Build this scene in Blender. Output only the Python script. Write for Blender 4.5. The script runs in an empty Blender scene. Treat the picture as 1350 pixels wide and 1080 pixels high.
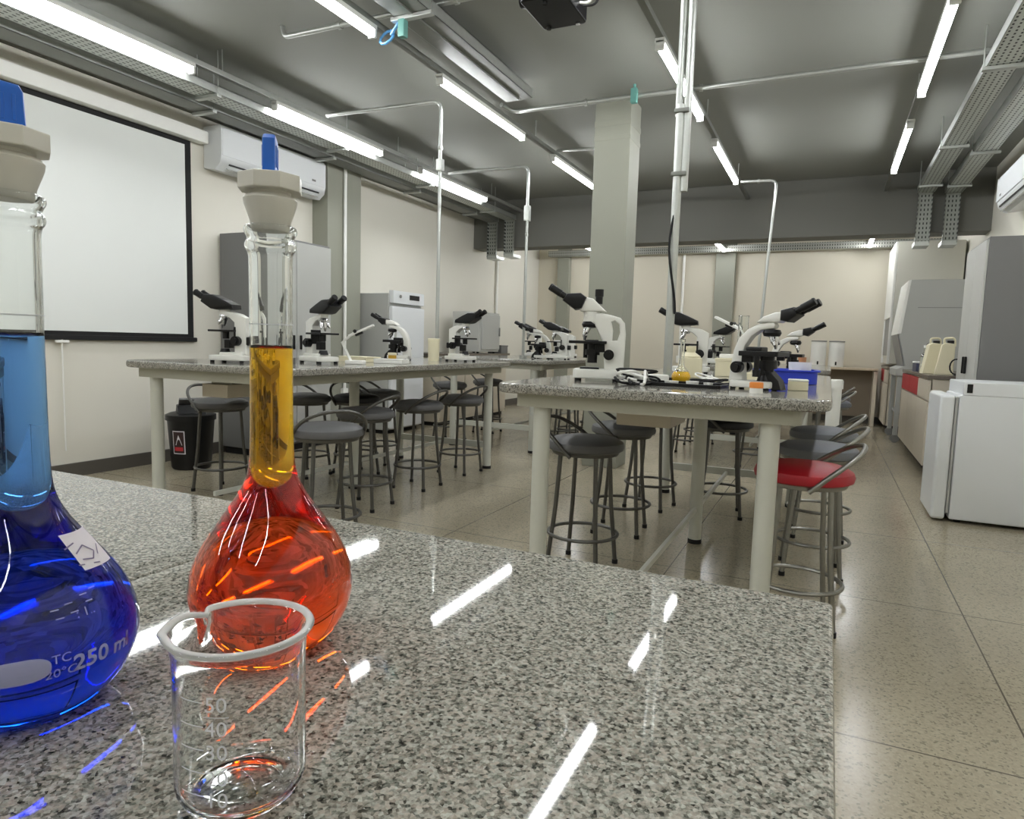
import bpy, bmesh, math, random
from mathutils import Vector, Matrix, Euler
random.seed(7)
S = bpy.context.scene
COL = S.collection
PI = math.pi
R = math.radians

# ------------------------------------------------------------------ materials
MATS = {}
def new_mat(name):
    m = bpy.data.materials.new(name); m.use_nodes = True
    nt = m.node_tree; nt.nodes.clear()
    out = nt.nodes.new('ShaderNodeOutputMaterial')
    MATS[name] = m
    return m, nt, out
def N(nt, t, **kw):
    n = nt.nodes.new(t)
    for k, v in kw.items():
        if k in n.inputs: n.inputs[k].default_value = v
        else: setattr(n, k, v)
    return n
def srgb(r, g, b):
    f = lambda c: (c/255/12.92) if c/255 <= .04045 else ((c/255+.055)/1.055)**2.4
    return (f(r), f(g), f(b), 1)
def mat(name, rgb, rough=.5, metal=0., var=.06, scale=6., bump=0., bscale=200., coat=0., spec=.5):
    """painted / plastic / metal surface with a little procedural variation"""
    m, nt, out = new_mat(name)
    p = N(nt, 'ShaderNodeBsdfPrincipled', Roughness=rough, Metallic=metal)
    p.inputs['Specular IOR Level'].default_value = spec
    p.inputs['Coat Weight'].default_value = coat
    tc = N(nt, 'ShaderNodeTexCoord')
    nz = N(nt, 'ShaderNodeTexNoise', Scale=scale, Detail=4.)
    nt.links.new(tc.outputs['Object'], nz.inputs['Vector'])
    c = srgb(*rgb)
    mx = N(nt, 'ShaderNodeMix', data_type='RGBA')
    mx.inputs['A'].default_value = tuple(x*(1-var) for x in c[:3]) + (1,)
    mx.inputs['B'].default_value = tuple(min(1, x*(1+var)) for x in c[:3]) + (1,)
    nt.links.new(nz.outputs['Fac'], mx.inputs['Factor'])
    nt.links.new(mx.outputs['Result'], p.inputs['Base Color'])
    if bump:
        nb = N(nt, 'ShaderNodeTexNoise', Scale=bscale, Detail=3.)
        nt.links.new(tc.outputs['Object'], nb.inputs['Vector'])
        b = N(nt, 'ShaderNodeBump', Strength=bump, Distance=.002)
        nt.links.new(nb.outputs['Fac'], b.inputs['Height'])
        nt.links.new(b.outputs['Normal'], p.inputs['Normal'])
    nt.links.new(p.outputs[0], out.inputs['Surface'])
    return m

def granite(name, light, mid, dark, pink, scale, rough):
    m, nt, out = new_mat(name)
    L = nt.links.new
    p = N(nt, 'ShaderNodeBsdfPrincipled', Roughness=rough)
    tc = N(nt, 'ShaderNodeTexCoord')
    v1 = N(nt, 'ShaderNodeTexVoronoi', Scale=scale); L(tc.outputs['Object'], v1.inputs['Vector'])
    sx = N(nt, 'ShaderNodeSeparateColor'); L(v1.outputs['Color'], sx.inputs[0])
    n1 = N(nt, 'ShaderNodeTexNoise', Scale=scale*.42, Detail=6., Roughness=.7); L(tc.outputs['Object'], n1.inputs['Vector'])
    n2 = N(nt, 'ShaderNodeTexNoise', Scale=3.2, Detail=3.); L(tc.outputs['Object'], n2.inputs['Vector'])
    # grain value: cell tone shifted by a broader cloud
    a = N(nt, 'ShaderNodeMath', operation='MULTIPLY'); a.inputs[1].default_value = .55; L(sx.outputs[0], a.inputs[0])
    b = N(nt, 'ShaderNodeMath', operation='MULTIPLY_ADD'); b.inputs[1].default_value = 1.5; b.inputs[2].default_value = -.53; L(n1.outputs['Fac'], b.inputs[0])
    c = N(nt, 'ShaderNodeMath', operation='ADD'); L(a.outputs[0], c.inputs[0]); L(b.outputs[0], c.inputs[1])
    cr = N(nt, 'ShaderNodeValToRGB'); L(c.outputs[0], cr.inputs[0])
    e = cr.color_ramp.elements
    e[0].position = .12; e[0].color = srgb(*dark)
    e[1].position = .82; e[1].color = srgb(*light)
    k = e.new(.30); k.color = srgb(*mid)
    k = e.new(.52); k.color = tuple((x+y)/2 for x, y in zip(srgb(*mid), srgb(*light)))
    mx = N(nt, 'ShaderNodeMix', data_type='RGBA', blend_type='MULTIPLY'); mx.inputs['B'].default_value = srgb(*pink)
    L(cr.outputs[0], mx.inputs['A'])
    g = N(nt, 'ShaderNodeMath', operation='MULTIPLY'); L(sx.outputs[1], g.inputs[0]); L(n2.outputs['Fac'], g.inputs[1])
    L(g.outputs[0], mx.inputs['Factor'])
    L(mx.outputs['Result'], p.inputs['Base Color'])
    L(p.outputs[0], out.inputs['Surface'])
    return m

def floor_mat():
    m, nt, out = new_mat('terrazzo_floor')
    L = nt.links.new
    p = N(nt, 'ShaderNodeBsdfPrincipled')
    tc = N(nt, 'ShaderNodeTexCoord')
    v = N(nt, 'ShaderNodeTexVoronoi', Scale=150.); L(tc.outputs['Object'], v.inputs['Vector'])
    sc = N(nt, 'ShaderNodeSeparateColor'); L(v.outputs['Color'], sc.inputs[0])
    cr = N(nt, 'ShaderNodeValToRGB'); L(sc.outputs[0], cr.inputs[0])
    e = cr.color_ramp.elements
    e[0].position = .0; e[0].color = srgb(132, 126, 108)
    e[1].position = 1.; e[1].color = srgb(176, 167, 144)
    k = e.new(.08); k.color = srgb(140, 133, 114)
    k = e.new(.16); k.color = srgb(162, 153, 131)
    n = N(nt, 'ShaderNodeTexNoise', Scale=1.3, Detail=6.); L(tc.outputs['Object'], n.inputs['Vector'])
    cr2 = N(nt, 'ShaderNodeValToRGB'); L(n.outputs['Fac'], cr2.inputs[0])
    cr2.color_ramp.elements[0].position = .3; cr2.color_ramp.elements[0].color = (.80, .79, .78, 1)
    cr2.color_ramp.elements[1].position = .7; cr2.color_ramp.elements[1].color = (1, 1, 1, 1)
    mx = N(nt, 'ShaderNodeMix', data_type='RGBA', blend_type='MULTIPLY'); mx.inputs['Factor'].default_value = 1
    L(cr.outputs[0], mx.inputs['A']); L(cr2.outputs[0], mx.inputs['B'])
    # joints every 1.2 m
    sep = N(nt, 'ShaderNodeSeparateXYZ'); L(tc.outputs['Object'], sep.inputs[0])
    def joint(sock, off):
        a = N(nt, 'ShaderNodeMath', operation='ADD'); a.inputs[1].default_value = -off + 1.2*50 + .6; L(sock, a.inputs[0])
        b = N(nt, 'ShaderNodeMath', operation='MODULO'); b.inputs[1].default_value = 1.2; L(a.outputs[0], b.inputs[0])
        c = N(nt, 'ShaderNodeMath', operation='SUBTRACT'); c.inputs[1].default_value = .6; L(b.outputs[0], c.inputs[0])
        d = N(nt, 'ShaderNodeMath', operation='ABSOLUTE'); L(c.outputs[0], d.inputs[0])
        f = N(nt, 'ShaderNodeMath', operation='LESS_THAN'); f.inputs[1].default_value = .0028; L(d.outputs[0], f.inputs[0])
        return f
    jx = joint(sep.outputs['X'], .568); jy = joint(sep.outputs['Y'], 2.02)
    j = N(nt, 'ShaderNodeMath', operation='MAXIMUM'); L(jx.outputs[0], j.inputs[0]); L(jy.outputs[0], j.inputs[1])
    mj = N(nt, 'ShaderNodeMix', data_type='RGBA'); mj.inputs['B'].default_value = srgb(92, 86, 73)
    L(j.outputs[0], mj.inputs['Factor']); L(mx.outputs['Result'], mj.inputs['A'])
    L(mj.outputs['Result'], p.inputs['Base Color'])
    n3 = N(nt, 'ShaderNodeTexNoise', Scale=.9, Detail=1.); L(tc.outputs['Object'], n3.inputs['Vector'])
    mr = N(nt, 'ShaderNodeMapRange'); mr.inputs['To Min'].default_value = .13; mr.inputs['To Max'].default_value = .26
    L(n3.outputs['Fac'], mr.inputs['Value']); L(mr.outputs[0], p.inputs['Roughness'])
    L(p.outputs[0], out.inputs['Surface'])
    return m

def perforated(name, rgb, pitch, axis):
    """galvanised sheet with rows of slots; axis = 'Y' or 'Z' = the long direction"""
    m, nt, out = new_mat(name)
    L = nt.links.new
    p = N(nt, 'ShaderNodeBsdfPrincipled', Roughness=.42, Metallic=.55)
    tc = N(nt, 'ShaderNodeTexCoord')
    sep = N(nt, 'ShaderNodeSeparateXYZ'); L(tc.outputs['Object'], sep.inputs[0])
    def cell(sock, per, wid, off=0):
        a = N(nt, 'ShaderNodeMath', operation='ADD'); a.inputs[1].default_value = per*400 + off; L(sock, a.inputs[0])
        b = N(nt, 'ShaderNodeMath', operation='MODULO'); b.inputs[1].default_value = per; L(a.outputs[0], b.inputs[0])
        c = N(nt, 'ShaderNodeMath', operation='LESS_THAN'); c.inputs[1].default_value = wid; L(b.outputs[0], c.inputs[0])
        return c
    a = cell(sep.outputs[axis], pitch, pitch*.5)
    b = cell(sep.outputs['X'], .034, .011, .006)
    k = N(nt, 'ShaderNodeMath', operation='MULTIPLY'); L(a.outputs[0], k.inputs[0]); L(b.outputs[0], k.inputs[1])
    mx = N(nt, 'ShaderNodeMix', data_type='RGBA')
    mx.inputs['A'].default_value = srgb(*rgb); mx.inputs['B'].default_value = srgb(40, 42, 40)
    L(k.outputs[0], mx.inputs['Factor']); L(mx.outputs['Result'], p.inputs['Base Color'])
    L(p.outputs[0], out.inputs['Surface'])
    return m

def glass(name, tint=(1, 1, 1, 1), ior=1.5, sigma=None, rough=0., ):
    m, nt, out = new_mat(name)
    g = N(nt, 'ShaderNodeBsdfGlass', Roughness=rough, IOR=ior); g.inputs['Color'].default_value = tint
    nz = N(nt, 'ShaderNodeTexNoise', Scale=60.); tc = N(nt, 'ShaderNodeTexCoord'); nt.links.new(tc.outputs['Object'], nz.inputs['Vector'])
    b = N(nt, 'ShaderNodeBump', Strength=.02, Distance=.0005); nt.links.new(nz.outputs['Fac'], b.inputs['Height']); nt.links.new(b.outputs['Normal'], g.inputs['Normal'])
    nt.links.new(g.outputs[0], out.inputs['Surface'])
    if sigma:
        d = max(sigma)
        a = N(nt, 'ShaderNodeVolumeAbsorption', Density=d); a.inputs['Color'].default_value = tuple(1-s/d for s in sigma) + (1,)
        nt.links.new(a.outputs[0], out.inputs['Volume'])
    return m
def emis(name, rgb, s):
    m, nt, out = new_mat(name)
    e = N(nt, 'ShaderNodeEmission', Strength=s); e.inputs['Color'].default_value = srgb(*rgb)
    nt.links.new(e.outputs[0], out.inputs['Surface'])
    return m

GRANITE = granite('grey_granite', (178, 178, 167), (104, 106, 97), (44, 45, 40), (216, 184, 174), 640., .035)
GRANITE_FAR = granite('grey_granite_dull', (178, 177, 168), (108, 108, 101), (50, 50, 46), (212, 196, 188), 300., .09)
FLOOR = floor_mat()
WALL = mat('cream_wall_paint', (216, 213, 201), .75, var=.025, scale=1.2, bump=.05, bscale=120)
WALLB = mat('warm_wall_paint', (212, 206, 189), .75, var=.025, scale=1.2, bump=.05, bscale=120)
CEIL = mat('grey_ceiling_paint', (132, 133, 126), .7, var=.05, scale=.9, bump=.05, bscale=80)
BEAM = mat('shaded_beam_grey', (110, 110, 103), .7, var=.04, scale=2)  # the ceiling's grey, darkened to carry the shade on the beams
COLM = mat('grey_column_paint', (146, 147, 134), .6, var=.03, scale=2)
BASEB = mat('dark_baseboard', (84, 80, 74), .45)
STEELP = mat('white_leg_paint', (196, 197, 186), .38, var=.03, scale=9)
APRON = mat('grey_apron_paint', (168, 167, 152), .45, var=.04, scale=5)
GALV = mat('galvanised_steel', (186, 189, 184), .35, .75, var=.10, scale=25)
GALVD = mat('dull_tray_steel', (120, 122, 116), .45, .35, var=.08, scale=10)
PERF_Y = perforated('perforated_tray_steel', (200, 204, 198), .045, 'Y')
PERF_Z = perforated('perforated_drop_steel', (150, 153, 146), .050, 'Z')
PERF_X = perforated('perforated_cross_steel', (165, 166, 158), .045, 'Z')
CHROME = mat('stool_chrome', (148, 147, 141), .30, .85, var=.08, scale=30)
STEELD = mat('stool_dark_steel', (96, 95, 91), .36, .7, var=.1, scale=30)
VINYL_B = mat('blue_grey_vinyl', (112, 115, 122), .5, var=.05, scale=14, bump=.15, bscale=900)
VINYL_G = mat('grey_vinyl', (90, 90, 90), .5, var=.05, scale=14, bump=.15, bscale=900)
VINYL_R = mat('red_vinyl', (168, 18, 34), .42, var=.06, scale=14, bump=.12, bscale=900)
VINYL_K = mat('black_vinyl', (26, 26, 27), .5, var=.06, scale=14, bump=.12, bscale=900)
BLACK = mat('black_plastic', (13, 13, 14), .36, var=.12, scale=40, spec=.35)
PROJ = mat('black_projector_shell', (7, 7, 10), .3, var=.12, scale=40, spec=.3)
BLACKR = mat('black_rubber', (11, 11, 11), .75, var=.12, scale=60)
MWHITE = mat('microscope_white', (224, 224, 217), .32, var=.02, scale=20)
WHITEP = mat('white_plastic', (232, 232, 226), .35, var=.02, scale=10)
CREAMP = mat('cream_plastic', (226, 219, 188), .4, var=.03, scale=10)
APPL = mat('white_appliance_enamel', (226, 229, 230), .28, var=.015, scale=3, bump=.03, bscale=500)
GREYL = mat('light_grey_metal', (176, 177, 172), .42, var=.03, scale=4)
GREYM = mat('mid_grey_metal', (132, 132, 129), .45, var=.03, scale=4)
GREYK = mat('dark_grey_metal', (112, 112, 111), .45, var=.03, scale=4)
SILVER = mat('objective_chrome', (205, 205, 205), .18, 1., var=.05, scale=90)
SCREENW = mat('screen_fabric', (222, 225, 221), .85, var=.01, scale=2)
BLUEP = mat('blue_stopper_plastic', (10, 92, 188), .35, var=.05, scale=200)
STOPP = mat('translucent_stopper_plastic', (200, 198, 188), .32, var=.04, scale=90)
BLUET = mat('blue_tray_plastic', (40, 62, 190), .4, var=.04, scale=20)
ORANGEP = mat('orange_plastic', (232, 140, 60), .4, var=.05, scale=50)
YELLOWL = mat('yellow_liquid_plastic', (255, 208, 6), .15, var=.05, scale=40)
REDP = mat('red_panel', (186, 44, 54), .4, var=.04, scale=6)
HOODM = mat('hood_enamel', (204, 202, 190), .4, var=.02, scale=3)
LAMIN = mat('beige_laminate', (205, 196, 178), .4, var=.03, scale=5)
WOODP = mat('brown_panel', (134, 122, 106), .5, var=.08, scale=4)
SHELFW = mat('beige_shelf', (198, 182, 158), .45, var=.05, scale=8)
COUNTER = mat('dark_counter_stone', (112, 104, 94), .25, var=.2, scale=90)
PAPER = mat('paper_label', (212, 208, 214), .8, var=.04, scale=120)
INK = mat('pencil_ink', (120, 112, 140), .8, var=.1, scale=90)
ENAMELB = mat('frosted_print', (150, 152, 186), .7, var=.03, scale=300)
ENAMEL = mat('white_print_enamel', (214, 216, 220), .6, var=.02, scale=200)
DARKINK = mat('dark_print', (60, 60, 62), .6)
LAMPW = emis('tube_glow', (250, 252, 255), 25.)
LAMPB = mat('lamp_body_white', (205, 206, 200), .4, var=.02)
BLUEC = mat('blue_cable', (90, 150, 200), .4, var=.1, scale=60)
TEALB = mat('teal_box', (96, 150, 140), .5, var=.05, scale=30)
GLASS = glass('clear_glass', (.985, .992, .988, 1), 1.47)
def whitened_glass(name, rgb, f):
    m, nt, out = new_mat(name)
    g = N(nt, 'ShaderNodeBsdfGlass', Roughness=.06, IOR=1.47)
    d_ = N(nt, 'ShaderNodeBsdfTranslucent'); d_.inputs['Color'].default_value = srgb(*rgb)
    e_ = N(nt, 'ShaderNodeBsdfDiffuse'); e_.inputs['Color'].default_value = srgb(*rgb)
    x1 = N(nt, 'ShaderNodeMixShader'); x1.inputs[0].default_value = .5
    nt.links.new(d_.outputs[0], x1.inputs[1]); nt.links.new(e_.outputs[0], x1.inputs[2])
    nz = N(nt, 'ShaderNodeTexNoise', Scale=400.); mr = N(nt, 'ShaderNodeMapRange'); mr.inputs['To Min'].default_value = f-.1; mr.inputs['To Max'].default_value = f+.1
    nt.links.new(nz.outputs['Fac'], mr.inputs['Value'])
    x2 = N(nt, 'ShaderNodeMixShader'); nt.links.new(mr.outputs[0], x2.inputs[0])
    nt.links.new(g.outputs[0], x2.inputs[1]); nt.links.new(x1.outputs[0], x2.inputs[2]); nt.links.new(x2.outputs[0], out.inputs['Surface'])
    return m
RIMG = whitened_glass('glint_white_rim', (250, 249, 246), .72)  # white mixed into the glass stands for light caught by the rim bead
LIQ_O = glass('orange_solution', (1, 1, 1, 1), 1.345/1.47, (1.2, 41., 420.))
LIQ_OT = glass('orange_solution_surface', (1, 1, 1, 1), 1.345, (1.2, 41., 420.))
LIQ_B = glass('blue_solution', (1, 1, 1, 1), 1.345/1.47, (115., 56., 8.))
LIQ_BT = glass('blue_solution_surface', (1, 1, 1, 1), 1.345, (115., 56., 8.))
LIQ_Y = glass('yellow_solution', (1, 1, 1, 1), 1.34, (1., 9., 200.))

# ------------------------------------------------------------------ mesh helpers
class MB:
    def __init__(s): s.bm = bmesh.new()
    def box(s, c, d, bev=0., rot=None, seg=2):
        r = bmesh.ops.create_cube(s.bm, size=1.)
        vs = r['verts']
        for v in vs: v.co = Vector((v.co.x*d[0], v.co.y*d[1], v.co.z*d[2]))
        if bev:
            es = list({e for v in vs for e in v.link_edges})
            q = bmesh.ops.bevel(s.bm, geom=es, offset=bev, segments=seg, affect='EDGES', profile=.5)
            vs = list(set(q['verts']) | {v for v in vs if v.is_valid})
        M = Matrix.Translation(Vector(c))
        if rot: M = M @ Euler(rot).to_matrix().to_4x4()
        for v in vs: v.co = M @ v.co
        return s
    def cyl(s, a, b, r0, r1=None, n=16, caps=True):
        r1 = r0 if r1 is None else r1
        a = Vector(a); b = Vector(b); d = b-a
        q = d.to_track_quat('Z', 'Y').to_matrix()
        ra = [s.bm.verts.new(a + q @ Vector((r0*math.cos(2*PI*i/n), r0*math.sin(2*PI*i/n), 0))) for i in range(n)]
        rb = [s.bm.verts.new(b + q @ Vector((r1*math.cos(2*PI*i/n), r1*math.sin(2*PI*i/n), 0))) for i in range(n)]
        for i in range(n): s.bm.faces.new((ra[i], ra[(i+1) % n], rb[(i+1) % n], rb[i]))
        if caps: s.bm.faces.new(ra[::-1]); s.bm.faces.new(rb)
        return s
    def tube(s, pts, r, n=8, closed=False):
        pts = [Vector(p) for p in pts]; k = len(pts)
        rings = []; up = None
        for i, p in enumerate(pts):
            if closed: t = pts[(i+1) % k]-pts[i-1]
            else: t = pts[min(i+1, k-1)]-pts[max(i-1, 0)]
            t.normalize()
            if up is None:
                up = Vector((0, 0, 1)) if abs(t.z) < .9 else Vector((1, 0, 0))
            x = up.cross(t)
            if x.length < 1e-5: x = Vector((1, 0, 0)).cross(t)
            x.normalize(); y = t.cross(x); up = y
            rings.append([s.bm.verts.new(p + r*(math.cos(2*PI*j/n)*x + math.sin(2*PI*j/n)*y)) for j in range(n)])
        for i in range(k if closed else k-1):
            A, B = rings[i], rings[(i+1) % k]
            for j in range(n): s.bm.faces.new((A[j], A[(j+1) % n], B[(j+1) % n], B[j]))
        if not closed: s.bm.faces.new(rings[0][::-1]); s.bm.faces.new(rings[-1])
        return s
    def lathe(s, prof, n=48, c=(0, 0, 0), closed=False):
        """revolve (r,z) about z; r=0 ends become poles"""
        c = Vector(c); rings = []
        for r, z in prof:
            if r < 1e-6: rings.append([s.bm.verts.new(c + Vector((0, 0, z)))])
            else: rings.append([s.bm.verts.new(c + Vector((r*math.cos(2*PI*i/n), r*math.sin(2*PI*i/n), z))) for i in range(n)])
        m = len(rings)
        for k in range(m if closed else m-1):
            A, B = rings[k], rings[(k+1) % m]
            for i in range(n):
                j = (i+1) % n
                if len(A) == 1 and len(B) == 1: continue
                if len(A) == 1: s.bm.faces.new((A[0], B[j], B[i]))
                elif len(B) == 1: s.bm.faces.new((A[i], A[j], B[0]))
                else: s.bm.faces.new((A[i], A[j], B[j], B[i]))
        return s
    def outline(s, loops, depth, bev=0., M=None):
        """extruded flat outline (outer loop + holes) with rounded edges; local plane xy, depth along z"""
        cu = bpy.data.curves.new('o', 'CURVE'); cu.dimensions = '2D'; cu.fill_mode = 'BOTH'
        cu.extrude = max(depth/2-bev, 1e-5); cu.bevel_depth = bev; cu.bevel_resolution = 1; cu.offset = -bev
        for L in loops:
            sp = cu.splines.new('POLY'); sp.points.add(len(L)-1); sp.use_cyclic_u = True
            for p, q in zip(sp.points, L): p.co = (q[0], q[1], 0, 1)
        o = bpy.data.objects.new('o', cu)
        me = bpy.data.meshes.new_from_object(o)
        if M: me.transform(M)
        s.bm.from_mesh(me)
        bpy.data.objects.remove(o); bpy.data.curves.remove(cu); bpy.data.meshes.remove(me)
        return s
    def build(s, name, m, parent=None, loc=(0, 0, 0), rot=(0, 0, 0), ang=38, flat=False):
        me = bpy.data.meshes.new(name)
        bmesh.ops.remove_doubles(s.bm, verts=s.bm.verts, dist=1e-6)
        bmesh.ops.recalc_face_normals(s.bm, faces=s.bm.faces)
        s.bm.to_mesh(me); s.bm.free()
        me.materials.append(m)
        if not flat:
            for p in me.polygons: p.use_smooth = True
            me.set_sharp_from_angle(angle=R(ang))
        o = bpy.data.objects.new(name, me); COL.objects.link(o)
        if not flat and ang < 100:
            w_ = o.modifiers.new('weighted_normals', 'WEIGHTED_NORMAL'); w_.keep_sharp = True; w_.weight = 100
        if parent: o.parent = parent
        o.location = loc; o.rotation_euler = rot
        return o
XZ = Matrix(((1, 0, 0, 0), (0, 0, -1, 0), (0, 1, 0, 0), (0, 0, 0, 1)))   # plane xy -> plane xz, depth along y

def thing(name, label, cat, loc=(0, 0, 0), rz=0., group=None):
    o = bpy.data.objects.new(name, None); COL.objects.link(o)
    o.empty_display_size = .1
    o.location = loc; o.rotation_euler = (0, 0, rz)
    return tag(o, label, cat, group)
def tag(o, label, cat, group=None):
    o['label'] = label; o['category'] = cat
    if group: o['group'] = group
    return o
def struct(o): o['kind'] = 'structure'; return o
def copy_tree(o, loc=None, rz=None, label=None, group=None, parent=None):
    c = o.copy(); COL.objects.link(c)
    if parent: c.parent = parent
    for ch in KIDS.get(o.name, []) or [x for x in o.children]:
        copy_tree(ch, parent=c)
    if loc is not None: c.location = loc
    if rz is not None: c.rotation_euler = (0, 0, rz)
    if label: c['label'] = label
    if group: c['group'] = group
    return c
KIDS = {}
def rrect(x0, x1, y0, y1, r, n=6):
    P = []
    for cx, cy, a in ((x1-r, y1-r, 0), (x0+r, y1-r, 90), (x0+r, y0+r, 180), (x1-r, y0+r, 270)):
        for i in range(n+1):
            t = R(a + 90*i/n); P.append((cx+r*math.cos(t), cy+r*math.sin(t)))
    return P
def arc_pts(pts, rad=.05, n=5):
    """round the corners of a polyline"""
    pts = [Vector(p) for p in pts]; out = [pts[0]]
    for i in range(1, len(pts)-1):
        a, b, c = pts[i-1], pts[i], pts[i+1]
        r = min(rad, (a-b).length*.45, (c-b).length*.45)
        p, q = b+(a-b).normalized()*r, b+(c-b).normalized()*r
        for k in range(n+1):
            t = k/n; out.append(p*(1-t)**2 + b*2*t*(1-t) + q*t*t)
    out.append(pts[-1]); return out
def text_bm(mb, txt, size, mapf, bold=0.0):
    """lettering laid on a surface: mapf(u, v) -> point"""
    cu = bpy.data.curves.new('t', 'FONT'); cu.body = txt; cu.size = size; cu.align_x = 'CENTER'; cu.align_y = 'CENTER'
    cu.resolution_u = 3; cu.offset = bold
    o = bpy.data.objects.new('t', cu)
    me = bpy.data.meshes.new_from_object(o)
    bm = bmesh.new(); bm.from_mesh(me)
    bmesh.ops.triangulate(bm, faces=bm.faces)
    for v in bm.verts: v.co = mapf(v.co.x, v.co.y)
    tmp = bpy.data.meshes.new('t'); bm.to_mesh(tmp); bm.free()
    mb.bm.from_mesh(tmp)
    bpy.data.objects.remove(o); bpy.data.curves.remove(cu); bpy.data.meshes.remove(me); bpy.data.meshes.remove(tmp)

# ------------------------------------------------------------------ camera
Rc = ((0.90531,0.42362,0.02922),(0.06745,-0.07552,-0.99486),(0,0,0))
yaw, pit, rol = -0.4358794, -0.0990077, -0.0292886
f = Vector((math.sin(yaw)*math.cos(pit), math.cos(yaw)*math.cos(pit), math.sin(pit)))
r = f.cross(Vector((0, 0, 1))).normalized(); d = f.cross(r)
r2 = math.cos(rol)*r + math.sin(rol)*d; d2 = -math.sin(rol)*r + math.cos(rol)*d
cam = bpy.data.cameras.new('camera'); co = bpy.data.objects.new('camera', cam); COL.objects.link(co)
cam.sensor_width = 36; cam.sensor_fit = 'HORIZONTAL'; cam.lens = 890/1350*36; cam.clip_start = .01
co.matrix_world = Matrix((( r2.x, -d2.x, -f.x, 0), (r2.y, -d2.y, -f.y, 0), (r2.z, -d2.z, -f.z, 1.06), (0, 0, 0, 1)))
S.camera = co

# ------------------------------------------------------------------ room shell
CZ = 3.10            # ceiling
XL, XR, YF, YB = -4.90, 1.50, -3.2, 11.5
T = .12
struct(MB().box(((XL+XR)/2, (YF+YB)/2, -.05), (XR-XL+2*T, YB-YF+2*T, .1)).build('floor', FLOOR))
struct(MB().box(((XL+XR)/2, (YF+YB)/2, CZ+.05), (XR-XL+2*T, YB-YF+2*T, .1)).build('ceiling', CEIL))
struct(MB().box((XL-T/2, (YF+YB)/2, CZ/2), (T, YB-YF, CZ)).build('wall_left', WALL))
struct(MB().box((XR+T/2, (YF+YB)/2, CZ/2), (T, YB-YF, CZ)).build('wall_right', WALL))
struct(MB().box(((XL+XR)/2, YB+T/2, CZ/2), (XR-XL+2*T, T, CZ)).build('wall_back', WALLB))
struct(MB().box(((XL+XR)/2, YF-T/2, CZ/2), (XR-XL+2*T, T, CZ)).build('wall_front', WALL))
struct(MB().box((XL+.008, (YF+YB)/2, .05), (.016, YB-YF, .10), .003).build('baseboard_left', BASEB))
struct(MB().box(((XL+XR)/2, YB-.008, .05), (XR-XL-.04, .016, .10), .003).build('baseboard_back', BASEB))
struct(MB().box((XR-.008, (YF+YB)/2, .05), (.016, YB-YF, .10), .003).build('baseboard_right', BASEB))
# cross beam, beam along the left wall, pilasters, column
struct(MB().box(((XL+XR)/2, 9.16, (2.425+CZ)/2), (XR-XL, .32, CZ-2.425), .004).build('beam', BEAM))
struct(MB().box((XL+.07, (YF+9.0)/2, (2.86+CZ)/2), (.14, 9.0-YF, CZ-2.86), .004).build('beam', BEAM))
struct(MB().box((XL+.10, 5.80, 1.43), (.20, .54, 2.86), .006).build('pillar', COLM))
struct(MB().box((-4.38, YB-.06, 1.55), (.22, .12, 3.1), .006).build('pillar', COLM))
struct(MB().box((-1.605, YB-.07, 1.55), (.30, .14, 3.1), .006).build('pillar', COLM))
col = struct(MB().box((-1.76, 5.75, CZ/2), (.31, .31, CZ), .008).build('column', COLM))
MB().box((-1.76, 5.75, CZ-.20), (.316, .316, .05), .004).box((-1.76, 5.75, CZ-.32), (.316, .316, .04), .004).build('plaster_band', COLM, col)

# ------------------------------------------------------------------ ceiling lights
rows = {'a': .455, 'b': -1.05, 'c': -2.59, 'd': -4.11}
rown = {'a': 'right wall row', 'b': 'aisle row', 'c': 'projector row', 'd': 'left wall row'}
spans = [(-2.30, -.85), (-.10, 1.30), (2.0, 3.45), (4.2, 5.62), (6.32, 7.85)]  # spans before the visible ones are unseen, added to light the foreground
sname = ['rearmost', 'second', 'third', 'fourth', 'farthest']
LZ = 2.86
def tube_light(name, x, y0, y1, label, group, z=LZ):
    t = thing(name, label, 'light', (x, (y0+y1)/2, z), 0, group)
    h = (y1-y0)/2
    MB().box((0, 0, .032), (.060, 2*h, .030), .004).build('housing', LAMPB, t)
    MB().cyl((0, -h+.02, 0), (0, h-.02, 0), .022, n=18).build('tube', LAMPW, t)
    for sy in (-1, 1):
        MB().box((0, sy*(h-.010), .004), (.054, .020, .060), .005).build('end_cap', LAMPB, t)
    return t
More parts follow.
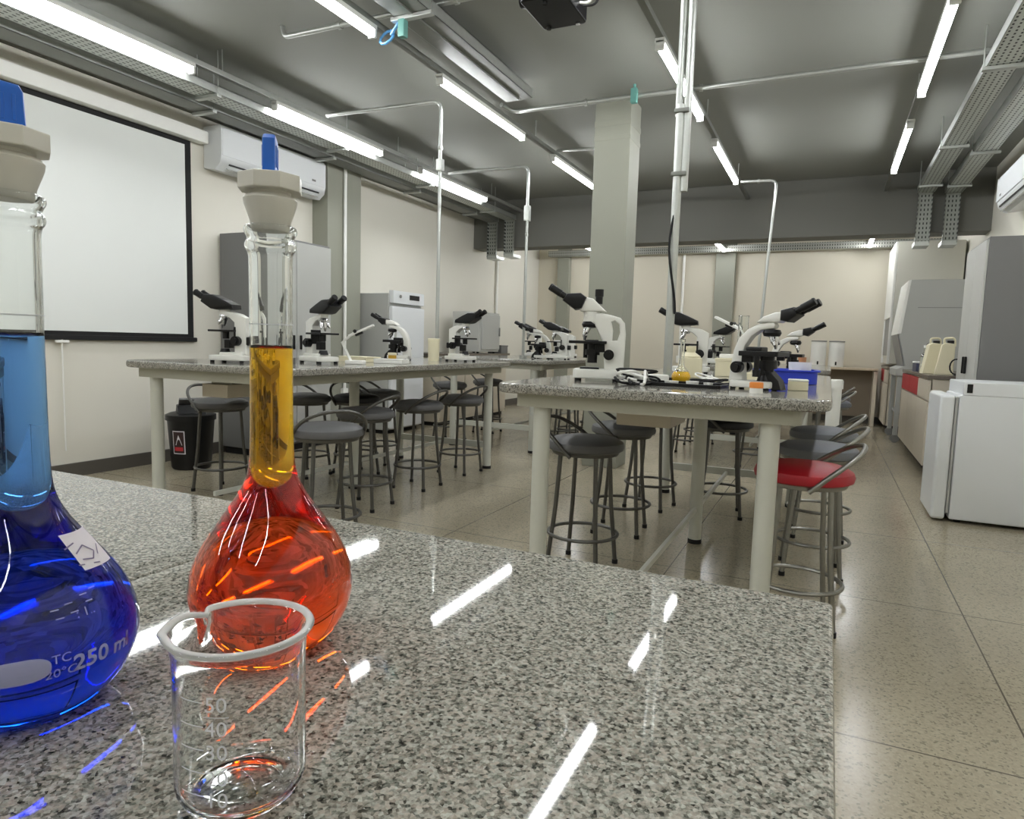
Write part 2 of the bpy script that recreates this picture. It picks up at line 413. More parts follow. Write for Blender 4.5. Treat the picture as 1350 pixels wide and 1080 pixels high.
for k, x in rows.items():
    for i, (y0, y1) in enumerate(spans):
        vis = {'a': {3: 'long glowing tube light nearest the right cable trays', 4: 'glowing tube light at the beam end of the right-hand row'},
               'b': {3: 'glowing tube light crossed by the tall steel pole', 4: 'glowing tube light right of the pole, nearer the beam'},
               'c': {2: 'glowing tube light beside the blue cable clamp', 3: 'glowing tube light running beside the short dark tray', 4: 'glowing tube light ending behind the grey column'},
               'd': {2: 'glowing tube light above the projection screen', 3: 'glowing tube light above the grey steel cabinet', 4: 'glowing tube light above the white upright freezer'}}[k].get(i)
        lab = vis or ('glowing out-of-view tube light over the near granite table, ' + rown[k])
        tube_light('ceiling_light', x, y0, y1, lab, 'ceiling tube lights' if vis else 'tube lights above the near table, row %s' % k)
    ra = thing('light_rail', {'a': 'dark steel channel carrying the right-hand row of tube lights', 'b': 'dark steel channel carrying the tube lights beside the tall pole',
        'c': 'dark steel channel carrying the tube lights left of the column', 'd': 'dark steel channel carrying the tube lights along the left wall'}[k], 'rail', (x, 0, LZ+.047), 0, 'lighting rails')
    MB().box((0, 3.0, .020), (.040, 12., .038), .003).build('channel', GALV if k == 'd' else GALVD, ra)
    for yy in (-2, .2, 1.6, 3.7, 5.9, 8.0):
        MB().cyl((0, yy, .035), (0, yy, CZ-LZ-.047), .005, n=8).build('hanger_rod', GALV, ra)
for x, lab in ((-1.62, 'short glowing tube light over the grey back pilaster'), (.42, 'short glowing tube light behind the beam above the white canisters'), (-3.62, 'short glowing tube light behind the beam left of the column')):
    t = tube_light('ceiling_light', x, 9.70, 11.22, lab, 'ceiling tube lights', 2.60)
    for yy in (-.5, .5): MB().cyl((0, yy, .045), (0, yy, CZ-2.60), .005, n=8).build('hanger_rod', GALV, t)

# ------------------------------------------------------------------ cable trays and conduits
def tray(name, x0, x1, y0, y1, z0, h, label, m, drops=None):
    t = thing(name, label, 'cable tray', ((x0+x1)/2, 0, z0), 0, 'steel cable trays')
    w = x1-x0
    MB().box((0, (y0+y1)/2, .002), (w, y1-y0, .004)).build('tray_bottom', m, t)
    for sx in (-1, 1):
        MB().box((sx*(w/2-.0015), (y0+y1)/2, h/2), (.003, y1-y0, h)).box((sx*(w/2-.008), (y0+y1)/2, h-.002), (.016, y1-y0, .004)).build('side_rail', GALV, t)
    return t
def hangers(t, ys, w, z, lens):
    for y in ys:
        o = MB().box((0, y, -.014), (w+.05, .04, .022), .002)
        for sx in (-1, 1): o.cyl((sx*(w/2+.015), y, -.02), (sx*(w/2+.015), y, lens), .0045, n=6)
        o.build('hanger_bracket', GALV, t)
def drop(t, y, w, zdown, mat_=PERF_Z):
    MB().box((0, y, -zdown/2), (w*.8, .006, zdown)).box((-w*.4, y-.02, -zdown/2), (.003, .04, zdown)).box((w*.4, y-.02, -zdown/2), (.003, .04, zdown)).build('drop_duct', mat_, t)
    MB().box((0, y+.10, -zdown), (w*.86, .26, .05), .004).build('elbow', GALV, t)
t1 = tray('cable_tray', -4.35, -4.17, -3, 8.9, 2.80, .06, 'perforated steel tray running just left of the left wall lights', PERF_Y)
hangers(t1, (1.0, 3.7, 5.15, 6.65, 8.2), .18, 2.8, CZ-2.8); drop(t1, 8.90, .18, .50)
t2 = tray('cable_tray', -4.62, -4.44, -3, 8.9, 2.78, .06, 'smooth steel tray closest to the left wall beam', GALVD)
hangers(t2, (1.0, 3.9, 5.3, 6.8, 8.2), .18, 2.78, CZ-2.78); drop(t2, 8.90, .18, .50)
t3 = tray('cable_tray', .76, .93, -3, 8.9, 2.85, .07, 'left tray of the pair above the white fridge', PERF_Y)
hangers(t3, (3.2, 5.2, 7.0, 8.5), .17, 2.85, CZ-2.85); drop(t3, 8.90, .17, .56)
t4 = tray('cable_tray', 1.02, 1.19, -3, 8.9, 2.83, .07, 'right tray of the pair, closest to the right air conditioner', PERF_Y)
hangers(t4, (3.4, 5.4, 7.2, 8.5), .17, 2.83, CZ-2.83); drop(t4, 8.90, .17, .54)
t5 = tray('cable_tray', -2.43, -2.20, -3, 4.93, 2.93, .07, 'short dark tray beside the tube lights left of the projector', GALVD)
hangers(t5, (1.5, 3.45), .23, 2.93, CZ-2.93)
MB().box((0, 1, -.004), (.03, 7.8, .012), .002).build('centre_rib', GALVD, t5)
t6 = thing('cable_tray', 'long perforated tray crossing above the back wall bench', 'cable tray', (-1.6, 11.28, 2.58), 0, 'steel cable trays')
MB().box((0, 0, .002), (6.0, .14, .004)).box((0, -.07, .05), (6.0, .003, .10)).build('side_rail', PERF_X, t6)

def conduit(name, pts, r, label, boxes=(), m=GALV, rad=.07, clips=()):
    o = thing(name, label, 'conduit', pts[0], 0, 'ceiling conduits')
    P0 = Vector(pts[0])
    MB().tube([p-P0 for p in arc_pts(pts, rad)], r, 10).build('pipe', m, o)
    for b in boxes: MB().box(Vector(b)-P0, (.09, .07, .09), .008).build('junction_box', m, o)
    for c in clips: MB().cyl(Vector(c)-P0-Vector((.012, 0, 0)), Vector(c)-P0+Vector((.012, 0, 0)), r*1.5, n=10).build('coupling', m, o)
    return o
CY = CZ-.035
c1 = conduit('conduit', [(-2.56, 5.12, 2.985), (-2.54, 5.31, 2.985), (-2.0, 5.31, 2.985), (.87, 5.31, 2.985)], .018, 'pale conduit from the short tray across to the right trays', clips=((-1.9, 5.31, 2.985), (-1.0, 5.31, 2.985), (.50, 5.31, 2.985)))
bx = MB().box((-1.50+2.56, 5.285-5.12, -.005), (.05, .045, .11), .006).cyl((-1.50+2.56, 5.285-5.12, .05), (-1.50+2.56, 5.285-5.12, .08), .012, n=10).build('junction_box', TEALB, c1); bx['label'] = 'small teal junction box'
c2 = conduit('conduit', [(-3.43, 3.585, CZ-.002), (-3.41, 3.585, 3.03), (-3.0, 3.585, 3.028), (-1.6, 3.585, 3.028), (-.9, 3.585, 3.028)], .016, 'pale conduit at the top edge, passing the blue cable clamp', clips=((-2.95, 3.585, 3.028), (-2.1, 3.585, 3.028)))
c3 = conduit('conduit', [(-3.94, 4.62, 2.90), (-2.85, 4.66, 2.90), (-2.85, 4.66, .915)], .014, 'tall bent conduit dropping onto the left front table', clips=((-2.85, 4.66, 2.55),))
MB().box((1.09, .04, 2.42-2.9), (.05, .05, .09), .006).build('outlet_box', GALV, c3); MB().cyl((1.09, .04, .902-2.9), (1.09, .04, .925-2.9), .04, n=16).build('base_flange', GALV, c3)
c4 = conduit('conduit', [(-3.94, 6.62, 2.90), (-2.99, 6.66, 2.90), (-2.99, 6.66, .915)], .015, 'second tall bent conduit, dropping onto the table left of the column', clips=((-2.99, 6.66, 2.2),))
MB().box((.95, .04, 2.42-2.9), (.06, .06, .16), .006).build('outlet_box', GALV, c4); MB().cyl((.95, .04, .902-2.9), (.95, .04, .925-2.9), .04, n=16).build('base_flange', GALV, c4)
c5 = conduit('conduit', [(-.98, 7.70, 2.83), (-.62, 7.70, 2.82), (-.66, 7.70, 2.0), (-.70, 7.70, .915)], .015, 'thin bent conduit dropping onto the far table right of the pole', clips=((-.80, 7.70, 2.825),))
MB().cyl((.28, 0, .902-2.83), (.28, 0, .925-2.83), .04, n=16).build('base_flange', GALV, c5)
c6 = conduit('conduit', [(-2.59, 6.45, 2.97), (-2.3, 6.47, 2.965), (-1.85, 6.5, 2.965)], .012, 'short thin conduit ending behind the grey column')
pole = thing('power_pole', 'tall steel service pole standing on the aisle table', 'pole', (-.715, 3.33, .9))
MB().cyl((0, 0, .012), (0, 0, 1.30), .021, n=18).build('lower_pipe', GALV, pole)
MB().cyl((.030, .006, .9), (.030, .006, CZ-.9), .019, n=18).build('upper_pipe', GALV, pole)
MB().cyl((-.012, .008, 1.25), (-.012, .008, CZ-.9), .016, n=18).build('riser_pipe', GALV, pole)
MB().cyl((0, 0, 0), (0, 0, .014), .055, n=24).build('base_flange', GALVD, pole)
MB().tube([(.020*math.cos(k*.55)+.004, -.024*abs(math.sin(k*.4))-.012, .32+k*.06) for k in range(9)], .006, 8).build('cable', BLACKR, pole)
for zz in (1.27, .98): MB().box((.008, -.003, zz), (.07, .048, .02), .004).build('clamp', GALVD, pole)
cl = thing('hanging_cable', 'blue cable loop with teal box hanging at the upper end of the short tray', 'cable', (-2.52, 3.49, 2.83))
MB().tube([(.045*math.cos(a/10*2*PI), .03*math.sin(a/10*2*PI), .02+.05*math.sin(a/10*2*PI)) for a in range(10)], .008, 8, True).build('cable_loop', BLUEC, cl)
MB().tube([(.03, 0, .03), (.10, -.03, .07), (.14, -.02, .10), (.15, -.02, .095)], .010, 8).build('cable', BLUEC, cl)
MB().box((.14, -.04, .03), (.045, .045, .10), .006).build('junction_box', TEALB, cl)

# projector
pj = thing('projector', 'black projector hanging from the ceiling at the top of the photo', 'projector', (-1.36, 3.28, 2.70))
MB().outline([rrect(-.12, .12, -.17, .17, .03)], .095, .012, Matrix.Translation((0, 0, .048))).build('body', PROJ, pj)
MB().cyl((-.12, -.07, .05), (-.15, -.07, .05), .035, .032, n=24).build('lens', PROJ, pj)
MB().cyl((0, 0, .09), (0, 0, CZ-2.70), .018, n=14).box((0, 0, .105), (.16, .18, .02), .004).build('ceiling_mount', PROJ, pj)
for sx, sy in ((-.08, .13), (.08, .13), (0, -.12)): MB().cyl((sx, sy, -.012), (sx, sy, .004), .012, n=12).build('foot', SILVER if sx > 0 else BLACKR, pj)
MB().tube(arc_pts([(.11, .04, .05), (.17, .05, .04), (.21, .02, .12), (.10, 0, .30)], .06), .007, 8).build('cable', WHITEP, pj)
MB().tube(arc_pts([(.11, .08, .05), (.19, .10, .05), (.23, .04, .16), (.08, .02, .32)], .06), .006, 8).build('cable', BLACKR, pj)

# ------------------------------------------------------------------ left wall fixtures
sc = thing('projection_screen', 'white projection screen with black border on the left wall', 'screen', (XL+.004, 2.75, 1.02))
MB().box((.05, .05, 1.66), (.09, 2.75, .10), .012).build('casing', WHITEP, sc)
MB().box((.012, 0, .80), (.003, 2.62, 1.62)).build('border', BLACKR, sc)
MB().box((.016, 0, .80), (.003, 2.50, 1.54)).build('screen_fabric', SCREENW, sc)
MB().box((.02, 0, -.015), (.03, 2.66, .035), .006).build('bottom_bar', BLACKR, sc)
MB().cyl((.03, -.0+.21, -.03), (.03, .21, -.82), .005, n=8).box((.03, .21, -.045), (.03, .09, .02), .006).build('pull_cord', WHITEP, sc)
mb = MB()
text_bm(mb, 'TRM-120', .03, lambda u, v: Vector((.0965, -.40-u, 1.655+v))) if False else None
mb.box((.0955, -.38, 1.66), (.001, .12, .012)).build('maker_plate', GREYL, sc)
def aircon(name, x, y0, y1, z0, h, dirx, label):
    t = thing(name, label, 'air conditioner', (x, (y0+y1)/2, z0), 0, 'wall air conditioners')
    L = y1-y0; D = .21
    prof = [(0, .02), (D*.62, 0), (D*.92, .05), (D, .12), (D, h-.03), (D*.9, h), (0, h)]
    prof = [(dirx*a, b) for a, b in prof]
    MB().outline([prof], L, .008, XZ).build('body', APPL, t)
    MB().box((dirx*(D+.002), 0, h*.62), (.006, L*.985, h*.62), .003).build('front_panel', APPL, t)
    MB().box((dirx*D*.80, 0, .022), (.05, L*.86, .008), .001, (0, -dirx*-.55, 0)).build('air_flap', GREYL, t)
    MB().box((dirx*D*.93, 0, .052), (.012, L*.86, .012)).build('vent_slot', BLACK, t)
    MB().box((dirx*(D+.006), L*.36, h*.42), (.003, .05, .018)).build('indicator', GREYM, t)
    return t
aircon('air_conditioner', XL+.002, 4.20, 5.49, 2.43, .36, 1, 'white air conditioner on the left wall above the grey cabinet')
aircon('air_conditioner', XR-.002, 6.35, 7.62, 2.36, .33, -1, 'white air conditioner high on the right wall')
MB().tube([Vector((XL+.215, 6.02, .98)) - Vector((XL+.215, 6.02, .98)), Vector((0, 0, 1.84))], .02, 10)
pc = thing('wall_conduit', 'pale vertical conduit on the left wall pilaster', 'conduit', (XL+.22, 5.78, .5), 0, 'wall conduits')
MB().cyl((0, 0, 0), (0, 0, 2.34), .018, n=12).build('pipe', WHITEP, pc); MB().box((0, 0, -.04), (.04, .08, .12), .006).build('outlet_box', WHITEP, pc)
for x, y, lab in ((-3.55, YB-.03, 'pale vertical conduit on the back wall left of the column'), (-2.28, YB-.03, 'pale vertical conduit on the back wall beside the steel pole')):
    p_ = thing('wall_conduit', lab, 'conduit', (x, y, .9), 0, 'wall conduits')
    MB().cyl((0, 0, 0), (0, 0, 1.68), .022, n=12).build('pipe', WHITEP, p_); MB().box((0, -.01, -.04), (.09, .05, .12), .006).build('outlet_box', WHITEP, p_)
p_ = thing('wall_conduit', 'thin conduit dropping down the left wall past the beam', 'conduit', (XL+.03, 9.75, .9), 0, 'wall conduits')
MB().cyl((0, 0, 0), (0, 0, 1.5), .02, n=12).build('pipe', WHITEP, p_); MB().box((.01, 0, -.04), (.05, .09, .12), .006).build('outlet_box', WHITEP, p_)

# grey steel cabinet, left
def cabinet(name, x0, x1, y0, y1, h, face, label, msd, mfr, group):
    cx, cy = (x0+x1)/2, (y0+y1)/2
    t = thing(name, label, 'cabinet', (cx, cy, 0), 0, group)
    w, dp = x1-x0, y1-y0
    MB().box((0, 0, h/2+.03), (w, dp, h-.06), .006).build('body', msd, t)
    MB().box((0, 0, .03), (w-.04, dp-.04, .06)).build('plinth', BLACKR, t)
    for s_ in (-1, 1):
        d_ = MB().box((face*(w/2+.009), s_*dp/4, h/2+.03), (.018, dp/2-.006, h-.10), .004).build('door', mfr, t)  # door grey paler than the body, standing for light on the fronts
        MB().box((face*(w/2+.028), s_*.045, h*.52), (.018, .018, .13), .005).build('handle', BLACK, d_)
    return t
cabinet('steel_cabinet', XL+.02, -4.46, 4.34, 5.28, 1.93, 1, 'tall grey steel cabinet against the left wall below the air conditioner', GREYK, GREYL, 'steel cabinets')
cabinet('steel_cabinet', .965, 1.46, 5.80, 6.55, 1.90, -1, 'tall dark grey steel cabinet behind the white fridge', GREYK, GREYL, 'steel cabinets')

# upright freezer, left wall
fz = thing('upright_freezer', 'white upright freezer with control panel against the left wall', 'freezer', (-4.63, 6.50, 0))
MB().box((0, 0, .80), (.46, .66, 1.52), .015).build('body', GREYL, fz)
MB().box((.255, 0, .74), (.055, .65, 1.36), .018).build('door', APPL, fz)
MB().box((.25, 0, 1.52), (.065, .62, .14), .010).build('control_panel', APPL, fz)
MB().box((.285, .10, 1.53), (.004, .20, .055), .001).build('display', BLACK, fz)
MB().cyl((.283, -.18, 1.53), (.292, -.18, 1.53), .018, n=14).build('knob', GREYM, fz)
MB().box((.286, -.27, .95), (.02, .03, .40), .006).build('handle', GREYL, fz)
MB().box((0, 0, .02), (.40, .60, .04)).build('plinth', BLACKR, fz)
# side bench with incubator
sb = thing('side_bench', 'pale bench along the left wall beyond the white freezer', 'bench', (-4.56, 8.05, 0))
MB().box((0, 0, .885), (.62, 1.9, .03), .005).build('worktop', COUNTER, sb)
MB().box((-.02, 0, .45), (.54, 1.86, .80), .005).build('cupboard', LAMIN, sb)
MB().box((-.03, 0, .03), (.50, 1.80, .06)).build('plinth', BLACKR, sb)
for yy in (-.62, 0, .62): MB().box((.257, yy, .46), (.014, .60, .74), .004).build('door', LAMIN, sb)
ic = thing('incubator', 'pale grey incubator box on the left wall bench', 'incubator', (-4.48, 8.36, .90))
MB().box((0, 0, .29), (.42, .60, .54), .012).build('body', GREYL, ic)
MB().box((.218, .02, .29), (.02, .54, .48), .010).build('door', GREYL, ic)
MB().box((.236, .26, .30), (.02, .02, .12), .005).build('handle', GREYM, ic)
for a in (-1, 1):
    for b in (-1, 1): MB().cyl((a*.16, b*.24, 0), (a*.16, b*.24, .025), .018, n=10).build('foot', BLACKR, ic)
db = thing('storage_box', 'dark grey box on the bench right of the incubator', 'box', (-4.37, 8.83, .90))
MB().box((0, 0, .05), (.22, .22, .10), .008).build('body', GREYK, db); MB().box((0, 0, .105), (.23, .23, .02), .006).build('lid', GREYK, db)

# bin
bn = thing('waste_bin', 'black swing-lid waste bin by the left wall baseboard', 'bin', (-4.52, 3.72, 0), R(-35))
prof = [(0, 0), (.135, 0), (.145, .015), (.172, .40), (.168, .40), (.14, .02), (0, .02)]
MB().lathe(prof, 32).build('bucket', BLACK, bn)
MB().lathe([(.168, .385), (.184, .385), (.184, .425), (.15, .44), (.10, .44), (.10, .43), (.168, .42)], 32).build('rim', BLACK, bn)
MB().outline([[(-.15, .42), (.15, .42), (.06, .50), (-.05, .50)]], .20, .006, XZ).build('lid', BLACK, bn)
MB().box((-.035, 0, .505), (.17, .17, .018), .004, (0, R(-32), 0)).build('swing_flap', GREYK, bn)
st = MB()
def binmap(u, v, off=.002):
    h = .22+v; rr = .147+(h-.015)/.385*.025+off; th = R(-38)+u/rr
    return Vector((rr*math.cos(th), rr*math.sin(th), h))
def patch(mb, mapf, u0, u1, v0, v1, nu=8, nv=4):
    g = [[mb.bm.verts.new(mapf(u0+(u1-u0)*i/nu, v0+(v1-v0)*j/nv)) for j in range(nv+1)] for i in range(nu+1)]
    for i in range(nu):
        for j in range(nv): mb.bm.faces.new((g[i][j], g[i+1][j], g[i+1][j+1], g[i][j+1]))
patch(st, binmap, -.05, .05, -.09, .09)
lb = st.build('sticker', PAPER, bn)
st = MB(); patch(st, lambda u, v: binmap(u, v, .003), -.043, .043, -.083, .083); st.build('sticker_panel', mat('dark_sticker', (48, 26, 26), .5), lb)
st = MB(); vs = [st.bm.verts.new(binmap(a, b, .004)) for a, b in ((-.026, -.02), (.030, -.02), (.002, .06))]; st.bm.faces.new(vs); st.build('sticker_symbol', PAPER, lb)
st = MB(); patch(st, lambda u, v: binmap(u, v, .004), -.034, .034, -.065, -.035); st.build('sticker_band', REDP, lb)

# ------------------------------------------------------------------ tables
def table(x0, x1, y0, y1, label, gm, near=False, bars=(1,), bz=.20):
    cx, cy = (x0+x1)/2, (y0+y1)/2
    t = thing('lab_table', label, 'table', (cx, cy, 0), 0, 'granite lab tables')
    w, l = (x1-x0)/2, (y1-y0)/2
    r = .012 if near else .11
    if near:      # two polished slabs meeting in a fine seam
        for a, b in ((-w, -.40-cx-.0006), (-.40-cx+.0006, w)):
            MB().outline([rrect(a, b, -l, l, .004, 3)], .03, .0025, Matrix.Translation((0, 0, .885))).build('tabletop', gm, t, ang=12)
    else:
        MB().outline([rrect(-w, w, -l, l, r, 8)], .04, .012, Matrix.Translation((0, 0, .88))).build('tabletop', gm, t)
    ix, iy = .16, .10
    zt = .86 if not near else .869
    MB().outline([rrect(-w+.09, w-.09, -l+.05, l-.05, .03, 3), rrect(-w+.115, w-.115, -l+.075, l-.075, .02, 3)], .052, 0, Matrix.Translation((0, 0, zt-.026))).build('apron', APRON, t)
    for sx, sy in ((-1, -1), (1, -1), (-1, 1), (1, 1), (0, 0)):
        lg = MB().cyl((sx*(w-.19), sy*(l-.10), .022), (sx*(w-.19), sy*(l-.10), zt-(.0 if sx else .0)), .0345, n=24).build('leg', STEELP, t)
        MB().cyl((sx*(w-.19), sy*(l-.10), 0), (sx*(w-.19), sy*(l-.10), .024), .037, n=24).build('foot_cap', BLACKR, lg)
    for sy in bars:
        MB().box((0, sy*(l-.10), bz), (2*(w-.19), .03, .05), .004).build('crossbar', STEELP, t)
    MB().box((0, 0, .19), (.018, 2*(l-.10), .026), .003).build('floor_rail', STEELP, t)
    MB().box((0, 0, zt-.02), (2*(w-.12), .04, .038), .003).build('crossbeam', APRON, t)
    return t
TA = table(-1.25, .013, -1.95, .468, 'polished granite table in front, carrying the flasks and beaker', GRANITE, True)
TB = table(-1.22, .02, 2.40, 5.0, 'granite lab table beside the aisle, with the red stool', GRANITE_FAR)
TC = table(-3.62, -2.36, 2.50, 5.1, 'granite lab table in front of the projection screen', GRANITE_FAR)
TD = table(-3.62, -2.36, 5.85, 8.45, 'far granite lab table left of the grey column', GRANITE_FAR, bars=(-1, 1), bz=.24)
TE = table(-1.22, .02, 6.35, 8.85, 'far granite lab table right of the grey column', GRANITE_FAR, bars=(-1, 1), bz=.24)
for t, c, s_ in ((TB, (-.745, 3.18), (.25, .34)), (TC, (-3.17, 3.02), (.20, .5))):
    o = MB().box((c[0]-t.location.x, c[1]-t.location.y, .735), (s_[0], s_[1], .075), .003).build('underside_box', LAMIN, t)
    MB().box((c[0]-t.location.x, c[1]-t.location.y, .79), (s_[0]*.8, s_[1]*.8, .04)).build('hanger_block', APRON, o)

# ------------------------------------------------------------------ stools
def make_stool(label, vin, frame, hoopm, group, loc, rz):
    """round stool, low tubular back hoop on its +x side"""
    t = thing('lab_stool', label, 'stool', loc, rz, group)
    MB().lathe([(0, .565), (.165, .565), (.178, .572), (.182, .588), (.176, .606), (.15, .622), (.09, .631), (0, .634)], 36).build('seat', vin, t)
    MB().lathe([(0, .548), (.155, .548), (.160, .556), (.160, .566), (0, .566)], 28).build('seat_pan', frame, t)
    for k in range(4):
        a = R(45+90*k); c_, s_ = math.cos(a), math.sin(a)
        lg = MB().tube([(.125*c_, .125*s_, .55), (.142*c_, .142*s_, .30), (.176*c_, .176*s_, .012)], .0105, 10).build('leg', frame, t)
        MB().cyl((.176*c_, .176*s_, 0), (.176*c_, .176*s_, .02), .014, n=12).build('foot_cap', BLACKR, lg)
    MB().tube([(.165*math.cos(2*PI*i/40), .165*math.sin(2*PI*i/40), .165) for i in range(40)], .0085, 8, True).build('foot_ring', frame, t)
    pts = []
    for i in range(25):
        u = -1+2*i/24; ph = u*PI/2
        pts.append((.03+.175*math.cos(ph)**.9, .178*math.sin(ph), .575+.135*math.cos(ph)**.8))
    pts = [(.0, -.176, .548)]+pts+[(.0, .176, .548)]
    MB().tube(pts, .0095, 10).build('back_hoop', hoopm, t)
    return t
G1 = 'stools around the lab tables'
s_red = make_stool('round red stool with bright steel hoop back beside the aisle', VINYL_R, CHROME, CHROME, G1, (-.06, 2.82, 0), R(8))
s_gry = make_stool('round grey stool directly behind the red one, hoop toward the aisle', VINYL_B, CHROME, CHROME, G1, (-.02, 3.50, 0), R(4))
s_drk = make_stool('round grey stool left of the white front leg, nearest under the aisle table', VINYL_G, STEELD, STEELD, G1, (-1.015, 3.02, 0), R(176))
s_blk = make_stool('black-seated stool half hidden behind the hanging box of the aisle table', VINYL_K, STEELD, STEELD, G1, (-.58, 4.44, 0), R(190))
for src, x, y, a, lab in (
    (s_gry, .0, 4.22, 2, 'grey stool behind the blue tray, third along the aisle'),
    (s_drk, -1.03, 3.72, 184, 'second dark stool on the column side of the aisle table'),
    (s_drk, -1.02, 4.40, 172, 'third dark stool on the column side of the aisle table'),
    (s_drk, -2.26, 2.66, -35, 'stool with arched steel back just right of the orange flask'),
    (s_drk, -2.60, 3.42, 6, 'stool on the screen table facing its middle leg'),
    (s_drk, -2.64, 4.08, 2, 'stool on the screen table between its middle leg and far leg'),
    (s_drk, -2.66, 4.74, -4, 'stool beside the far right leg of the screen table'),
    (s_drk, -3.70, 3.28, 182, 'stool in front of the black waste bin, hoop toward the screen'),
    (s_drk, -3.58, 3.98, 176, 'stool seen behind the orange flask neck near the grey cabinet'),
    (s_drk, -3.45, 4.72, 188, 'stool in front of the white upright freezer'),
    (s_blk, -3.30, 4.22, 160, 'black stool tucked behind the middle leg of the screen table'),
    (s_drk, -2.38, 6.32, 4, 'nearest stool at the far table left of the column'),
    (s_drk, -2.44, 6.78, -3, 'second stool at the far table left of the column'),
    (s_drk, -2.42, 7.46, 6, 'third stool at the far table left of the column'),
    (s_drk, -3.62, 6.20, 178, 'stool between the freezer and the far left table, nearest'),
    (s_drk, -3.60, 7.05, 184, 'stool between the wall bench and the far left table'),
    (s_drk, -1.22, 6.75, 182, 'nearest stool beside the column at the far right table'),
    (s_drk, -1.24, 7.55, 176, 'second stool on the column side of the far right table'),
    (s_gry, .03, 6.75, 3, 'nearest stool on the aisle side of the far table'),
    (s_gry, .04, 7.50, -3, 'second stool on the aisle side of the far table'),
    (s_drk, -.55, 6.22, 268, 'stool at the near end of the far right table'),
):
    copy_tree(src, (x, y, 0), R(a), lab, G1)

# ------------------------------------------------------------------ microscopes (front = +x, toward the user)
def knob(t, x, z, r, y0, y1, n=20):
    for s_ in (-1, 1):
        MB().cyl((x, s_*y0, z), (x, s_*y1, z), r, n=n).cyl((x, s_*(y1-.001), z), (x, s_*(y1+.012), z), r*.62, n=n).build('focus_knob', BLACK, t)
def eyepieces(t, base, tip, r, m, sep=.032):
    a, b = Vector(base), Vector(tip)
    for s_ in (-1, 1):
        o = Vector((0, s_*sep, 0)); dd = (b-a)
        MB().cyl(a+o, a+o+dd*.45, r*.86, n=18).cyl(a+o+dd*.42, a+o+dd*.92, r, n=18).cyl(a+o+dd*.92, b+o, r*1.12, r*.95, n=18).build('eyepiece', m, t)
def objectives(t, c, n=3, tilt=.6):
    for k in range(n):
        a = -.9+k*.9
        top = Vector(c)+Vector((.012*math.cos(a*1.5), .018*math.sin(a*1.6), 0))
        dr = Vector((.35+.25*math.cos(a), .55*math.sin(a), -1)).normalized() if k != 1 else Vector((.08, 0, -1)).normalized()
        L = (.050, .057, .042)[k % 3]
        MB().cyl(top, top+dr*L*.62, .0115, n=14).cyl(top+dr*L*.62, top+dr*L, .0100, .0050, n=14).build('objective', SILVER, t)
def feet(t, x0, x1, y):
    for x in (x0, x1):
        for s_ in (-1, 1): MB().cyl((x, s_*y, 0), (x, s_*y, .014), .012, n=12).build('foot', BLACKR, t)
def scope_trino(label, loc, rz, group):
    t = thing('microscope', label, 'microscope', loc, rz, group)
    MB().outline([rrect(-.105, .105, -.075, .075, .02)], .040, .006, Matrix.Translation((0, 0, .033))).build('base', MWHITE, t)
    MB().box((.035, 0, .056), (.085, .07, .010), .003).build('lamp_housing', BLACK, t)
    feet(t, -.08, .085, .055)
    arm = [(-.030, .05), (-.115, .05), (-.118, .21), (-.112, .258), (-.092, .281), (-.05, .292), (-.01, .300), (.055, .302), (.064, .285), (.05, .262), (.02, .250), (.0, .21), (-.022, .17)]
    hole = [(-.060, .180), (-.082, .182), (-.092, .215), (-.088, .252), (-.068, .266), (-.054, .262), (-.062, .225)]
    MB().outline([arm, hole], .062, .008, XZ).build('arm', MWHITE, t)
    MB().box((.045, 0, .171), (.165, .15, .013), .003).box((-.01, 0, .150), (.05, .06, .045), .004).build('stage', BLACK, t)
    MB().box((.03, .0, .180), (.06, .03, .004)).build('slide_holder', BLACK, t)
    MB().cyl((.06, -.070, .166), (.06, -.070, .10), .010, n=12).build('stage_knob', BLACK, t)
    MB().cyl((.025, 0, .080), (.025, 0, .165), .022, n=20).cyl((.025, 0, .115), (.025, 0, .14), .032, n=20).build('condenser', BLACK, t)
    knob(t, -.048, .118, .023, .034, .062)
    MB().lathe([(0, .232), (.030, .236), (.036, .25), (.030, .262), (0, .266)], 24, (.042, 0, 0)).build('nosepiece', BLACK, t)
    objectives(t, (.046, 0, .236))
    MB().cyl((.035, 0, .262), (.035, 0, .306), .036, n=24).build('collar', MWHITE, t)
    MB().outline([[(-.03, .306), (.082, .306), (.098, .330), (.062, .368), (.03, .362)]], .075, .008, XZ).build('head', MWHITE, t)
    MB().outline([[(.078, .318), (.110, .312), (.165, .352), (.145, .382), (.085, .385), (.058, .366)]], .10, .010, XZ).build('binocular_body', BLACK, t)
    eyepieces(t, (.135, 0, .358), (.222, 0, .412), .0155, BLACK)
    MB().cyl((.005, 0, .34), (.005, 0, .372), .016, n=18).cyl((.005, 0, .372), (.005, 0, .404), .019, n=18).build('camera_tube', BLACK, t)
    MB().box((.106, 0, .036), (.002, .05, .006)).build('name_plate', GREYM, t)
    return t
